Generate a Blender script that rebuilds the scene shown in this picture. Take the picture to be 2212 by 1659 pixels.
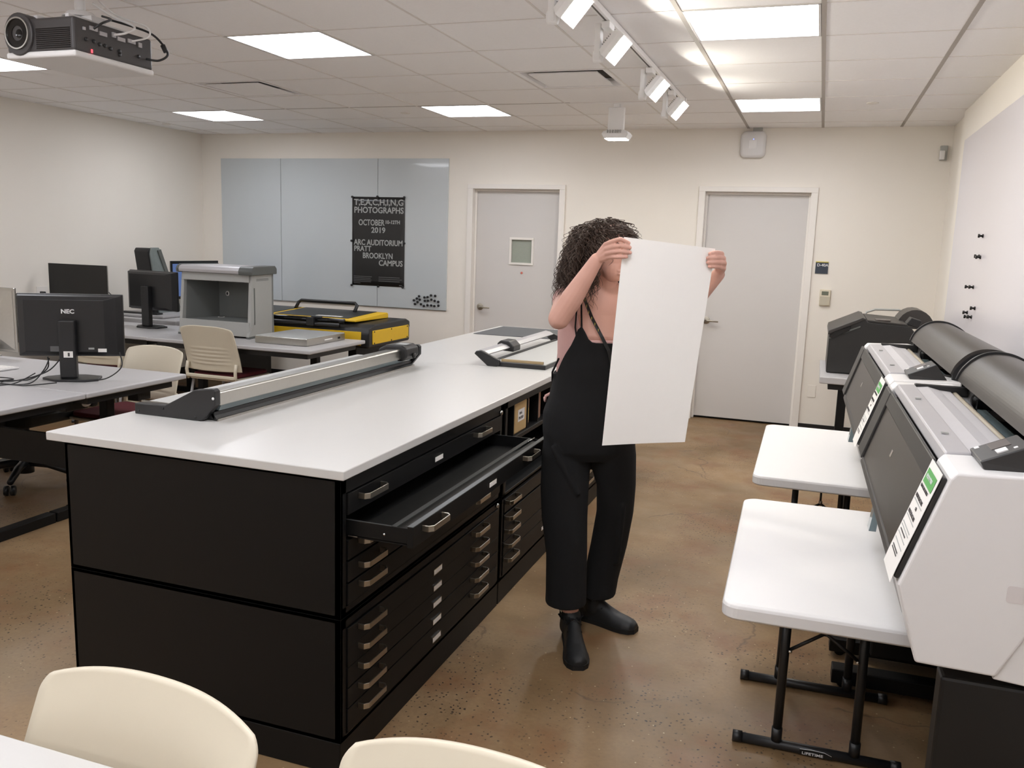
import bpy, bmesh, math, random
from mathutils import Vector, Matrix
random.seed(7)
R=math.radians; PI=math.pi
for o in list(bpy.data.objects): bpy.data.objects.remove(o)
scn=bpy.context.scene; col=scn.collection

# ---------------------------------------------------------------- camera
cam=bpy.data.cameras.new('camera'); co=bpy.data.objects.new('camera',cam); col.objects.link(co)
yaw,pitch,roll=-0.336822,-0.164848,0.0332192
fwd=Vector((math.sin(yaw)*math.cos(pitch),math.cos(yaw)*math.cos(pitch),math.sin(pitch)))
r0=Vector((math.cos(yaw),-math.sin(yaw),0)); u0=r0.cross(fwd)
rt=r0*math.cos(roll)+u0*math.sin(roll); up=-r0*math.sin(roll)+u0*math.cos(roll)
M=Matrix((rt,up,-fwd)).transposed().to_4x4(); M.translation=Vector((0,0,1.6)); co.matrix_world=M
cam.sensor_width=36; cam.sensor_fit='HORIZONTAL'; cam.lens=1858.036/2212*36; cam.clip_start=.02; cam.clip_end=60
scn.camera=co
# ---------------------------------------------------------------- world and exposure
w=bpy.data.worlds.new('world'); scn.world=w; w.use_nodes=True
w.node_tree.nodes['Background'].inputs[0].default_value=(1,.93,.86,1); w.node_tree.nodes['Background'].inputs[1].default_value=.05
scn.view_settings.view_transform='Standard'; scn.view_settings.look='None'; scn.view_settings.gamma=1
scn.view_settings.use_curve_mapping=False; scn.view_settings.exposure=0.64
PANEL=10.0; LAMP=140.0

# ---------------------------------------------------------------- materials
def srgb(c):
    f=lambda v:(v/255/12.92 if v/255<=.04045 else ((v/255+.055)/1.055)**2.4)
    return (f(c[0]),f(c[1]),f(c[2]),1)
MATS={}
def mat(name,c,rough=.5,metal=0,var=.04,scale=30,bump=0,coat=0,spec=.5,trans=0,alpha=1,sheen=0):
    if name in MATS: return MATS[name]
    m=bpy.data.materials.new(name); m.use_nodes=True; nt=m.node_tree; b=nt.nodes['Principled BSDF']
    b.inputs['Roughness'].default_value=rough; b.inputs['Metallic'].default_value=metal
    b.inputs['Specular IOR Level'].default_value=spec; b.inputs['Coat Weight'].default_value=coat
    if trans: b.inputs['Transmission Weight'].default_value=trans
    if alpha<1: b.inputs['Alpha'].default_value=alpha
    if sheen: b.inputs['Sheen Weight'].default_value=sheen
    tc=nt.nodes.new('ShaderNodeTexCoord'); n=nt.nodes.new('ShaderNodeTexNoise'); n.inputs['Scale'].default_value=scale
    n.inputs['Detail'].default_value=4
    nt.links.new(tc.outputs['Object'],n.inputs['Vector'])
    mx=nt.nodes.new('ShaderNodeMixRGB'); c=srgb(c)
    mx.inputs[1].default_value=tuple(max(0,v*(1-var)) for v in c[:3])+(1,); mx.inputs[2].default_value=tuple(min(1,v*(1+var)) for v in c[:3])+(1,)
    nt.links.new(n.outputs['Fac'],mx.inputs[0]); nt.links.new(mx.outputs[0],b.inputs['Base Color'])
    if bump:
        bp=nt.nodes.new('ShaderNodeBump'); bp.inputs['Strength'].default_value=bump; bp.inputs['Distance'].default_value=.01
        nt.links.new(n.outputs['Fac'],bp.inputs['Height']); nt.links.new(bp.outputs[0],b.inputs['Normal'])
    MATS[name]=m; return m
def emit(name,c,s):
    if name in MATS: return MATS[name]
    m=bpy.data.materials.new(name); m.use_nodes=True; nt=m.node_tree; nt.nodes.remove(nt.nodes['Principled BSDF'])
    e=nt.nodes.new('ShaderNodeEmission'); e.inputs[0].default_value=srgb(c); e.inputs[1].default_value=s
    nt.links.new(e.outputs[0],nt.nodes['Material Output'].inputs[0]); MATS[name]=m; return m
WALL=mat('wall_paint',(238,232,222),.75,var=.012,scale=3)
TRIMW=mat('painted_trim',(236,231,224),.5,var=.01)
DOORM=mat('door_paint',(212,208,204),.45,var=.012,scale=5)
CEIL=mat('ceiling_tile',(247,245,244),.9,var=.03,scale=90)
TBAR=mat('ceiling_bar_shaded',(168,160,152),.5,var=.02)  # darker bar grey, carries the shade of the right-hand bars
TBARL=mat('ceiling_bar_light',(226,221,216),.6,var=.02)
LINO=mat('black_vinyl',(22,21,21),.5)
BLK=mat('black_steel',(11,11,11),.5,var=.08,scale=14,spec=.3)
BLK2=mat('black_steel_dark',(12,12,12),.5)
BLKP=mat('black_plastic',(30,30,31),.4,var=.05)
BLKG=mat('black_gloss',(8,8,9),.12)
NICK=mat('brushed_nickel',(178,172,160),.32,1,var=.08,scale=200)
CHR=mat('chrome',(210,210,208),.15,1)
TOPW=mat('white_laminate',(206,204,200),.3,var=.01)
TOPG=mat('grey_laminate',(186,184,184),.38,var=.03,scale=60)
EDGEG=mat('grey_edge',(160,158,158),.5)
PLWL=mat('lamp_white',(248,247,245),.45,var=.01)
PLW=mat('white_plastic',(226,224,222),.42,var=.01)
PLB=mat('beige_plastic',(222,212,190),.45,var=.015)
RED=mat('dark_red_fabric',(92,26,34),.9,var=.15,scale=120)
ALU=mat('aluminium',(188,186,180),.3,1,var=.05,scale=60)
ALUD=mat('silver_plastic',(186,184,186),.4,.3,var=.02)
GRYP=mat('light_grey_booth',(168,168,164),.5,var=.02)
GRYD=mat('booth_interior',(120,122,120),.8,var=.02)
GRYC=mat('dark_grey_cap',(92,95,92),.5)
YEL=mat('yellow_paint',(226,184,32),.45,var=.03)
CHAR=mat('charcoal_plastic',(50,47,45),.42,var=.04)
CHARD=mat('dark_charcoal_plastic',(38,37,36),.4,var=.04)
PROJM=mat('projector_grey',(66,63,63),.45,var=.04)
CARDM=mat('brown_card',(196,164,112),.8,var=.06)
PAPER=mat('white_paper',(238,235,230),.75,var=.01)
BOARDM=mat('white_card_board',(250,247,241),.8,var=.008)
GREEN=mat('green_print',(96,168,92),.7,var=.02)
WB=mat('whiteboard_gloss',(196,202,204),.16,var=.01,scale=2,coat=.3)
WB2=mat('whiteboard_glass',(226,222,226),.3,var=.008,scale=2,coat=.2)
POSTM=mat('poster_black',(32,32,32),.3,var=.1,scale=9)
LETT=mat('grey_print',(172,174,172),.5,var=.04)
LETD=mat('dim_grey_print',(96,96,96),.5)
LETW=mat('white_print',(225,225,225),.5)
INK=mat('dark_ink',(70,66,66),.7)
SKIN=mat('skin',(208,160,143),.5,var=.06,scale=14)
SKINS=mat('nail',(222,168,150),.3)
HAIRM=mat('dark_brown_hair',(44,34,28),.95,var=.5,scale=28)
HAIRL=mat('brown_hair_strands',(66,50,40),.6,var=.5,scale=60)
JUMP=mat('black_jersey',(12,12,13),.95,var=.3,scale=30,sheen=0)
PINK=mat('dusty_pink_rib',(206,164,158),.85,var=.05,scale=20)
SHOE=mat('black_leather',(26,27,28),.55,var=.1)
SOLE=mat('black_rubber',(14,14,14),.7)
GLASSG=mat('wired_glass',(176,184,168),.35,var=.05,scale=60)
BLUES=emit('blue_screen',(100,122,172),.5)
SCRD=mat('lcd_grey',(82,74,72),.3)
LCDG=mat('lcd_green',(110,114,98),.4)
NAVY=mat('navy_sign',(52,60,72),.5)
GOLD=mat('gold_print',(206,190,80),.4)
WOODM=mat('kraft_brown',(150,112,88),.8,var=.1)
PLASTC=mat('clear_dust_cover',(120,128,126),.3,var=.3,scale=12,spec=.6)
MATG=mat('cutting_mat_grey',(82,84,86),.6,var=.03)
CLRG=mat('trimmer_base_grey',(188,188,184),.4)
GLSD=mat('blue_grey_glass',(120,135,140),.1,var=.02)
LGLOW=emit('panel_light',(246,248,255),PANEL)
LENSM=emit('lamp_lens',(255,250,238),LAMP)
REDL=emit('red_led',(255,60,70),3); BLUL=emit('blue_led',(120,140,255),2)
def floor_mat():
    m=bpy.data.materials.new('polished_concrete'); m.use_nodes=True; nt=m.node_tree; N=nt.nodes; L=nt.links; b=N['Principled BSDF']
    tc=N.new('ShaderNodeTexCoord'); O=tc.outputs['Object']
    def noise(s,d=6,r=.55):
        n=N.new('ShaderNodeTexNoise'); n.inputs['Scale'].default_value=s; n.inputs['Detail'].default_value=d; n.inputs['Roughness'].default_value=r; L.new(O,n.inputs['Vector']); return n.outputs['Fac']
    def ramp(f,a,bb,ca,cb):
        r=N.new('ShaderNodeValToRGB'); r.color_ramp.elements[0].position=a; r.color_ramp.elements[1].position=bb
        r.color_ramp.elements[0].color=ca; r.color_ramp.elements[1].color=cb; L.new(f,r.inputs[0]); return r.outputs[0]
    def mix(f,a,bb,mode='MIX'):
        x=N.new('ShaderNodeMixRGB'); x.blend_type=mode
        if isinstance(f,float): x.inputs[0].default_value=f
        else: L.new(f,x.inputs[0])
        for i,v in((1,a),(2,bb)):
            if isinstance(v,tuple): x.inputs[i].default_value=v
            else: L.new(v,x.inputs[i])
        return x.outputs[0]
    k0=(0,0,0,1); k1=(1,1,1,1)
    base=ramp(noise(1.1,5),.36,.64,srgb((116,91,59)),srgb((156,128,94)))
    c=mix(ramp(noise(2.7,7,.6),.5,.68,k0,k1),base,srgb((130,92,60)))
    c=mix(ramp(noise(.8,4),.52,.75,k0,(.6,.6,.6,1)),c,srgb((140,126,102)))
    c=mix(ramp(noise(60,3),.35,.75,k0,(.25,.25,.25,1)),c,srgb((100,80,60)))
    # aggregate: dark chips clustered by a mask, small light chips
    v=N.new('ShaderNodeTexVoronoi'); v.inputs['Scale'].default_value=62; v.inputs['Randomness'].default_value=1
    ns=N.new('ShaderNodeTexNoise'); ns.inputs['Scale'].default_value=70; L.new(O,ns.inputs['Vector'])
    va=N.new('ShaderNodeVectorMath'); va.operation='MULTIPLY_ADD'; va.inputs[1].default_value=(.012,.012,.012); L.new(ns.outputs['Color'],va.inputs[0]); L.new(O,va.inputs[2]); L.new(va.outputs[0],v.inputs['Vector'])
    chip=ramp(v.outputs['Distance'],.2,.3,k1,k0)
    sel=N.new('ShaderNodeSeparateColor'); L.new(v.outputs['Color'],sel.inputs[0])
    msk=ramp(noise(1.4,4),.44,.58,k0,k1)
    keep=ramp(sel.outputs[0],.46,.5,k0,k1)
    c=mix(mix(1.0,mix(1.0,chip,keep,'MULTIPLY'),msk,'MULTIPLY'),c,srgb((58,46,36)))
    v2=N.new('ShaderNodeTexVoronoi'); v2.inputs['Scale'].default_value=34; L.new(O,v2.inputs['Vector'])
    sel2=N.new('ShaderNodeSeparateColor'); L.new(v2.outputs['Color'],sel2.inputs[0])
    c=mix(mix(1.0,ramp(v2.outputs['Distance'],.06,.12,k1,k0),ramp(sel2.outputs[1],.72,.75,k0,k1),'MULTIPLY'),c,srgb((196,176,140)))
    # cracks
    v3=N.new('ShaderNodeTexVoronoi'); v3.feature='DISTANCE_TO_EDGE'; v3.inputs['Scale'].default_value=.55
    vb=N.new('ShaderNodeVectorMath'); vb.operation='MULTIPLY_ADD'; vb.inputs[1].default_value=(.25,.25,.25)
    n5=N.new('ShaderNodeTexNoise'); n5.inputs['Scale'].default_value=4; n5.inputs['Detail'].default_value=6; L.new(O,n5.inputs['Vector']); L.new(n5.outputs['Color'],vb.inputs[0]); L.new(O,vb.inputs[2]); L.new(vb.outputs[0],v3.inputs['Vector'])
    c=mix(mix(1.0,ramp(v3.outputs['Distance'],.0,.004,k1,k0),ramp(noise(1.9,2),.5,.55,k0,(.8,.8,.8,1)),'MULTIPLY'),c,srgb((92,72,54)))
    L.new(c,b.inputs['Base Color'])
    L.new(ramp(noise(5,4),.3,.7,(.38,.38,.38,1),(.55,.55,.55,1)),b.inputs['Roughness'])
    return m

# ---------------------------------------------------------------- mesh helpers
def curve(P,n=8):
    P=[Vector(p) for p in P]; o=[]
    for i in range(len(P)-1):
        a,b,c,d=[P[max(0,min(len(P)-1,i+k))] for k in(-1,0,1,2)]
        for k in range(n):
            u=k/n; o.append(.5*((2*b)+(c-a)*u+(2*a-5*b+4*c-d)*u*u+(3*b-a-3*c+d)*u**3))
    return o+[P[-1]]
class MB:
    def __init__(s): s.v=[]; s.f=[]; s.sm=[]
    def add(s,vs,fs,smooth=False):
        n=len(s.v); s.v+= [tuple(v) for v in vs]; s.f+=[tuple(i+n for i in f) for f in fs]; s.sm+=[smooth]*len(fs); return s
    def box(s,x0,x1,y0,y1,z0,z1):
        x0,x1=min(x0,x1),max(x0,x1); y0,y1=min(y0,y1),max(y0,y1); z0,z1=min(z0,z1),max(z0,z1)
        return s.add([(x0,y0,z0),(x1,y0,z0),(x1,y1,z0),(x0,y1,z0),(x0,y0,z1),(x1,y0,z1),(x1,y1,z1),(x0,y1,z1)],
            [(0,3,2,1),(4,5,6,7),(0,1,5,4),(1,2,6,5),(2,3,7,6),(3,0,4,7)])
    def prism(s,pts,a,b,axis='y'):
        n=len(pts)
        def P(p,t):
            return (p[0],t,p[1]) if axis=='y' else ((t,p[0],p[1]) if axis=='x' else (p[0],p[1],t))
        vs=[P(p,a) for p in pts]+[P(p,b) for p in pts]
        fs=[tuple(range(n)),tuple(range(2*n-1,n-1,-1))]+[(i,i+n,(i+1)%n+n,(i+1)%n) for i in range(n)]
        return s.add(vs,fs)
    def rings(s,rs,cap=True,smooth=True,closed=True):
        n=len(rs[0]); vs=[p for r in rs for p in r]; fs=[]
        for k in range(len(rs)-1):
            for i in range(n if closed else n-1):
                j=(i+1)%n; fs.append((k*n+i,k*n+j,(k+1)*n+j,(k+1)*n+i))
        if cap: fs+= [tuple(range(n-1,-1,-1)), tuple((len(rs)-1)*n+i for i in range(n))]
        return s.add(vs,fs,smooth)
    def cyl(s,p0,p1,r0,r1=None,n=20,smooth=True,cap=True):
        r1=r0 if r1 is None else r1; p0=Vector(p0);p1=Vector(p1); d=(p1-p0).normalized()
        a=d.orthogonal().normalized(); b=d.cross(a)
        mk=lambda p,r:[p+a*math.cos(2*PI*i/n)*r+b*math.sin(2*PI*i/n)*r for i in range(n)]
        return s.rings([mk(p0,r0),mk(p1,r1)],cap,smooth)
    def tube(s,pts,r,n=8,cap=True):
        pts=[Vector(p) for p in pts]; rs=[]; prev=None
        for i,p in enumerate(pts):
            d=(pts[min(i+1,len(pts)-1)]-pts[max(i-1,0)]).normalized()
            a=(prev-d*prev.dot(d)).normalized() if prev is not None and (prev-d*prev.dot(d)).length>1e-6 else d.orthogonal().normalized()
            prev=a; b=d.cross(a); rr=r[i] if isinstance(r,(list,tuple)) else r
            rs.append([p+a*math.cos(2*PI*k/n)*rr+b*math.sin(2*PI*k/n)*rr for k in range(n)])
        return s.rings(rs,cap)
    def capsule(s,p0,r0,p1,r1,n=16,m=5):
        p0=Vector(p0);p1=Vector(p1); d=(p1-p0); L=d.length; d=d/L if L>1e-6 else Vector((0,0,1))
        a=d.orthogonal().normalized(); b=d.cross(a); rs=[]
        mk=lambda p,r:[p+a*math.cos(2*PI*i/n)*r+b*math.sin(2*PI*i/n)*r for i in range(n)]
        for k in range(m+1):
            t=-PI/2+PI/2*k/m; rs.append(mk(p0+d*math.sin(t)*r0,max(1e-4,math.cos(t)*r0)))
        for k in range(m+1):
            t=PI/2*k/m; rs.append(mk(p1+d*math.sin(t)*r1,max(1e-4,math.cos(t)*r1)))
        return s.rings(rs)
    def ell(s,c,rad,n=20,m=12,rot=None):
        rs=[]; c=Vector(c); rot=rot or Matrix.Identity(3)
        for k in range(m+1):
            t=-PI/2+PI*k/m; q=max(.002,math.cos(t))
            rs.append([c+rot@Vector((rad[0]*q*math.cos(2*PI*i/n),rad[1]*q*math.sin(2*PI*i/n),rad[2]*math.sin(t))) for i in range(n)])
        return s.rings(rs)
    def build(s,name,m,parent=None,world=True,bevel=0,seg=2,kind=None,label=None):
        me=bpy.data.meshes.new(name)
        off=Vector(parent['_o']) if (parent is not None and world and '_o' in parent) else Vector((0,0,0))
        me.from_pydata([tuple(Vector(v)-off) for v in s.v],[],s.f); me.update()
        bm=bmesh.new(); bm.from_mesh(me); 
        for f,sm in zip(bm.faces,s.sm): f.smooth=sm
        bmesh.ops.recalc_face_normals(bm,faces=bm.faces); bm.to_mesh(me); bm.free()
        me.materials.append(m); o=bpy.data.objects.new(name,me); col.objects.link(o)
        if bevel:
            b=o.modifiers.new('bevel','BEVEL'); b.width=bevel; b.segments=seg; b.limit_method='ANGLE'; b.angle_limit=R(35)
            b.harden_normals=False
        if parent is not None:
            o.parent=parent
            if '_o' in parent: o['_o']=parent['_o']
        if kind: o['kind']=kind
        if label: o['label']=label
        return o
def thing(name,label,cat,loc,rz=0,group=None):
    o=bpy.data.objects.new(name,None); col.objects.link(o); o.location=loc; o.rotation_euler=(0,0,rz); o.empty_display_size=.1
    o['label']=label; o['category']=cat; o['_o']=tuple(loc)
    if group: o['group']=group
    return o
def tag(o,label,cat,group=None):
    o['label']=label; o['category']=cat
    if group: o['group']=group
    return o
def struct(name,mb,m,parent=None,bevel=0):
    o=mb.build(name,m,parent,bevel=bevel)
    if parent is None: o['kind']='structure'
    return o
def B(*a): return MB().box(*a)
def dup(root,loc,rz=0,label=None,group=None):
    def cp(o,par):
        c=o.copy(); col.objects.link(c); c.parent=par
        for ch in list(o.children): cp(ch,c)
        return c
    r=cp(root,None); r.location=loc; r.rotation_euler=(0,0,rz)
    if label: r['label']=label
    if group: r['group']=group
    return r
def text(s,size,org,xd,yd,m,parent,name='lettering',sx=1,bold=0,align='LEFT',world=True,space=1):
    c=bpy.data.curves.new('t','FONT'); c.body=s; c.size=size; c.align_x=align; c.offset=bold; c.space_character=space; c.resolution_u=3; c.extrude=.0004
    t=bpy.data.objects.new('t',c); col.objects.link(t); dg=bpy.context.evaluated_depsgraph_get()
    me=bpy.data.meshes.new_from_object(t.evaluated_get(dg)); bpy.data.objects.remove(t)
    xd=Vector(xd).normalized(); yd=Vector(yd).normalized(); zd=xd.cross(yd); off=Vector(parent['_o']) if world and '_o' in parent else Vector((0,0,0))
    for v in me.vertices:
        p=v.co.copy(); v.co=Vector(org)-off+xd*p.x*sx+yd*p.y+zd*(p.z)
    me.materials.clear(); me.materials.append(m); me.name=name
    o=bpy.data.objects.new(name,me); col.objects.link(o); o.parent=parent
    if '_o' in parent: o['_o']=parent['_o']
    return o
def remesh(o,vox,smooth=6,fac=.5):
    r=o.modifiers.new('r','REMESH'); r.mode='VOXEL'; r.voxel_size=vox; r.use_smooth_shade=True
    if smooth:
        s=o.modifiers.new('s','SMOOTH'); s.iterations=smooth; s.factor=fac
    dg=bpy.context.evaluated_depsgraph_get(); me=bpy.data.meshes.new_from_object(o.evaluated_get(dg)); o.modifiers.clear()
    mt=o.data.materials[0]; o.data=me; me.materials.clear(); me.materials.append(mt)
    for p in me.polygons: p.use_smooth=True
    return o

# ================================================================ ROOM
XL,XR,YB,YF,ZC=-6.57,.905,8.1,-3.4,2.65
struct('floor',B(XL-.1,XR+.2,YF-.1,YB+.2,-.1,0),floor_mat())
LX=[-.0815+.6205*k for k in range(-11,2)]; LY=[4.11-.61*k for k in range(13)]+[4.72,5.33,5.94,6.55,7.16,7.77]; LY=sorted(y for y in LY if y>YF)
lights=[(ix,iy) for ix in (-.392,-2.874,-5.356) for iy in (6.855,4.415,1.975,.755,-.465,-2.295)]  # row just ahead of the camera is added, unseen, to brighten front-facing things
vents=[(-4.113,5.635),(-1.631,5.635)]
xs=[XL]+[x for x in LX if XL<x<XR]+[XR+.1]; ys=[YF]+LY+[YB]
cm=MB()
def inlist(cx,cy,L): return any(abs(cx-a)<.25 and abs(cy-b)<.25 for a,b in L)
for i in range(len(xs)-1):
    for j in range(len(ys)-1):
        cx=(xs[i]+xs[i+1])/2; cy=(ys[j]+ys[j+1])/2
        if inlist(cx,cy,lights) or inlist(cx,cy,vents): continue
        cm.box(xs[i],xs[i+1],ys[j],ys[j+1],ZC,ZC+.02)
struct('ceiling',cm,CEIL)
struct('ceiling.001',B(XL-.1,XR+.2,YF-.1,YB+.2,ZC+.12,ZC+.2),CEIL)
tb=MB(); tl=MB()
for x in LX:
    if XL<x<XR:
        wd=.011 if x>-.8 else .006
        (tb if x>-.8 else tl).box(x-wd,x+wd,YF,YB,ZC-.003,ZC+.004)  # bars on the right get shade painted in by the darker grey
for y in LY: tl.box(XL,XR,y-.004,y+.004,ZC-.0022,ZC+.004)
for y in (6.55,): tb.box(XL+1.2,-1.9,y-.009,y-.004,ZC-.0026,ZC+.004)
struct('trim_1',tb,TBAR); struct('trim_2',tl,TBARL)
# back wall with two door openings
D1=(-3.306,-2.413); D2=(-1.037,-.129); DH=2.098
wb_=MB(); t=.15
for a,b in((XL-.1,D1[0]-.03),(D1[1]+.03,D2[0]-.03),(D2[1]+.03,XR+.2)): wb_.box(a,b,YB,YB+t,0,ZC+.12)
for d in(D1,D2): wb_.box(d[0]-.03,d[1]+.03,YB,YB+t,DH+.02,ZC+.12)
struct('wall_back',wb_,WALL)
struct('wall_left',B(XL-.1,XL,YF,YB,0,ZC+.12),WALL)
wr=MB().box(XR,XR+.1,YF,7.32,0,ZC+.12).box(XR+.035,XR+.1,7.32,YB,0,ZC+.12); struct('wall_right',wr,WALL)
struct('wall_front',B(XL-.1,XR+.2,YF-.1,YF,0,ZC+.12),WALL)
bb=MB().box(XL,D1[0]-.055,YB-.012,YB,0,.1).box(D1[1]+.055,D2[0]-.055,YB-.012,YB,0,.1).box(D2[1]+.055,XR,YB-.012,YB,0,.055)
struct('baseboard_back',bb,LINO); struct('baseboard_left',B(XL,XL+.012,YF,YB,0,.1),LINO); struct('baseboard_right',B(XR-.012,XR,YF,7.32,0,.1),LINO)
# doors
for n,(d,win) in enumerate(((D1,True),(D2,False))):
    fr=MB(); x0,x1=d; f=.058; y0=YB-.022
    for a,b in((x0-f,x0),(x1,x1+f)): fr.box(a,b,y0,YB+.1,0,DH)
    fr.box(x0-f,x1+f,y0,YB+.1,DH,DH+.045)
    for a,b in((x0,x0+.018),(x1-.018,x1)): fr.box(a,b,YB+.052,YB+.066,0,DH)
    fr.box(x0,x1,YB+.05,YB+.066,DH-.022,DH)
    struct('trim_%d'%(3+n),fr,TRIMW,bevel=.003)
    dr=MB(); ya,yb=YB+.07,YB+.11; xa,xb=x0+.004,x1-.004; zb,zt=.022,DH-.006
    if win:
        wx0,wx1,wz0,wz1=-2.912,-2.702,1.388,1.612
        dr.box(xa,wx0,ya,yb,zb,zt).box(wx1,xb,ya,yb,zb,zt).box(wx0,wx1,ya,yb,zb,wz0).box(wx0,wx1,ya,yb,wz1,zt)
    else: dr.box(xa,xb,ya,yb,zb,zt)
    dd=struct('door_%d'%(n+1),dr,DOORM)
    if win:
        wf=MB(); e=.022
        wf.box(wx0-e,wx1+e,ya-.01,ya,wz1,wz1+e).box(wx0-e,wx1+e,ya-.012,ya,wz0-e,wz0).box(wx0-e,wx0,ya-.01,ya,wz0,wz1).box(wx1,wx1+e,ya-.01,ya,wz0,wz1)
        wf.build('window_frame',TRIMW,dd,bevel=.002)
        g=B(wx0,wx1,ya+.015,ya+.02,wz0,wz1).build('glass_pane',GLASSG,dd)
        wm=MB()
        for k in range(-14,15):
            for sgn in(1,-1):
                cx=(wx0+wx1)/2+k*.016; pts=[]
                for s_ in (-.11,.11):
                    x=cx+sgn*s_; x2=min(max(x,wx0),wx1); s2=(x2-cx)*sgn; pts.append((x2,ya+.012,(wz0+wz1)/2+s2))
                if abs(pts[0][0]-pts[1][0])>.01: wm.tube(pts,.0006,4)
        wm.build('wire_mesh',EDGEG,g)
        MB().ell((-2.797,ya-.004,1.288),(.012,.003,.012)).build('red_sticker',mat('red_sticker',(200,110,95),.6),dd)
    hx=x0+.075; hz=.93
    h=MB().cyl((hx,ya,hz),(hx,ya-.012,hz),.034,n=28).cyl((hx,ya-.012,hz),(hx,ya-.045,hz),.012)
    h.build('rose',NICK,dd,bevel=.002)
    hl=MB().tube([(hx,ya-.045,hz),(hx+.02,ya-.052,hz),(hx+.05,ya-.054,hz-.002),(hx+.115,ya-.05,hz-.006)],[.011,.011,.009,.007],10); hl.build('lever_handle',NICK,dd)
    B(x0-.03,x1+.03,YB+.12,YB+.14,0,DH).build('door_gap_shade',LINO,dd)  # black sheet behind the leaf, stands in for shade in its gaps
# ================================================================ WALL THINGS
t=thing('whiteboard','wide gloss whiteboard of three panels on the back wall','whiteboard',(-4.9,YB,.87))
for a,b in((-6.31,-5.543),(-5.538,-4.371),(-4.366,-3.575)): B(a,b,YB-.014,YB,.872,2.388).build('panel',WB,t,bevel=.002)
B(-6.31,-3.575,YB-.012,YB-.001,.866,.872).build('bottom_rail',ALU,t)
YP=YB-.0165
p=thing('poster','black poster with grey lettering pinned on the back whiteboard','poster',(-4.36,YP,1.54))
pm=MB(); nx,nz=12,18
for j in range(nz+1):
    for i in range(nx+1):
        x=-4.664+.612*i/nx; z=1.086+.915*j/nz
        pm.v.append((x,YP-.0005-.0015*abs(math.sin(j/nz*3*PI)),z))
for j in range(nz):
    for i in range(nx): pm.f.append((j*(nx+1)+i,j*(nx+1)+i+1,(j+1)*(nx+1)+i+1,(j+1)*(nx+1)+i)); pm.sm.append(True)
po=pm.build('sheet',POSTM,p); so=po.modifiers.new('s','SOLIDIFY'); so.thickness=.0006
c=bpy.data.curves.new('q','FONT'); c.body='H'; c.size=1; o=bpy.data.objects.new('q',c); col.objects.link(o); CAPH=o.evaluated_get(bpy.context.evaluated_depsgraph_get()).dimensions.y; bpy.data.objects.remove(o)
def pt(s,x,z,h,wd,m=LETT,b=.0016):
    c=bpy.data.curves.new('q','FONT'); c.body=s; c.size=1; o=bpy.data.objects.new('q',c); col.objects.link(o)
    dg=bpy.context.evaluated_depsgraph_get(); dx=o.evaluated_get(dg).dimensions.x; bpy.data.objects.remove(o)
    size=h/CAPH; text(s,size,(x,YP-.0035,z),(1,0,0),(0,0,1),m,p,sx=wd/(dx*size),bold=b)
# (text, left, baseline z, cap height, width)
W0=-4.664
for s,a,b,zz,hh in (('T,E,A,C,H,I,N,G',.022,.59,1.918,.058),('PHOTOGRAPHS',.022,.59,1.838,.058),('OCTOBER',.075,.375,1.711,.058),('10-12TH',.385,.545,1.731,.034),('2019',.225,.385,1.637,.054),
    ('ARC AUDITORIUM',.022,.588,1.508,.055),('PRATT',.022,.22,1.444,.052),('BROOKLYN',.125,.47,1.372,.055),('CAMPUS',.315,.588,1.300,.055)):
    pt(s,W0+a,zz,hh,b-a)
lm=MB()
for k in range(5): lm.box(W0+.02,W0+(.235,.22,.23,.225,.1)[k],YP-.0036,YP-.0026,1.176-k*.0175,1.182-k*.0175)
for k in range(3): lm.box(W0+.315,W0+(.56,.585,.56)[k],YP-.0036,YP-.0026,1.176-k*.02,1.183-k*.02)
lm.box(W0+.555,W0+.59,YP-.0036,YP-.0026,1.098,1.106)
lm.build('small_print',LETD,p)
def magnet(x,y,z,ax,label,group,r=.013):
    d=Vector(ax); o=MB().cyl(Vector((x,y,z)),Vector((x,y,z))+d*.006,r*.72,n=16).cyl(Vector((x,y,z))+d*.006,Vector((x,y,z))+d*.018,r,n=16)
    o=o.build('magnet',BLKP,bevel=.001); return tag(o,label,'magnet',group)
for (x,z),nm in zip([(-4.66,1.998),(-4.366,2.004),(-4.058,2.001),(-4.668,1.546),(-4.052,1.538),(-4.665,1.083),(-4.35,1.083),(-4.064,1.085)],
    ['top left corner','top edge middle','top right corner','left edge middle','right edge middle','bottom left corner','bottom edge middle','bottom right corner']):
    magnet(x,YB-.0145 if abs(x+4.36)>.31 else YB-.0145,z,(0,-1,0),"round black magnet holding the poster at its "+nm,'magnets around the poster',.012)
for x,z in [(-3.875,1.005),(-3.9,.98),(-3.933,.96),(-3.866,.97),(-3.891,.944),(-3.921,.923),(-3.852,.924),(-3.819,.908),(-3.814,.996),(-3.778,1.001),(-3.74,1.02),(-3.693,1.018),(-3.809,.961),(-3.774,.965),(-3.735,.977),(-3.698,.967),(-3.658,.959),(-3.778,.918),(-3.736,.918),(-3.7,.913),(-3.655,.92)]:
    magnet(x,YB-.0145,z,(0,-1,0),"round black magnet in the cluster at the back whiteboard's lower right corner",'magnets clustered low on the whiteboard',.0125)
t=thing('whiteboard','large pale whiteboard covering the right hand wall above the printers','whiteboard',(XR-.016,4,1.1))
B(XR-.016,XR-.001,.2,7.03,1.02,2.412).build('panel',WB2,t,bevel=.003)
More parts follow.
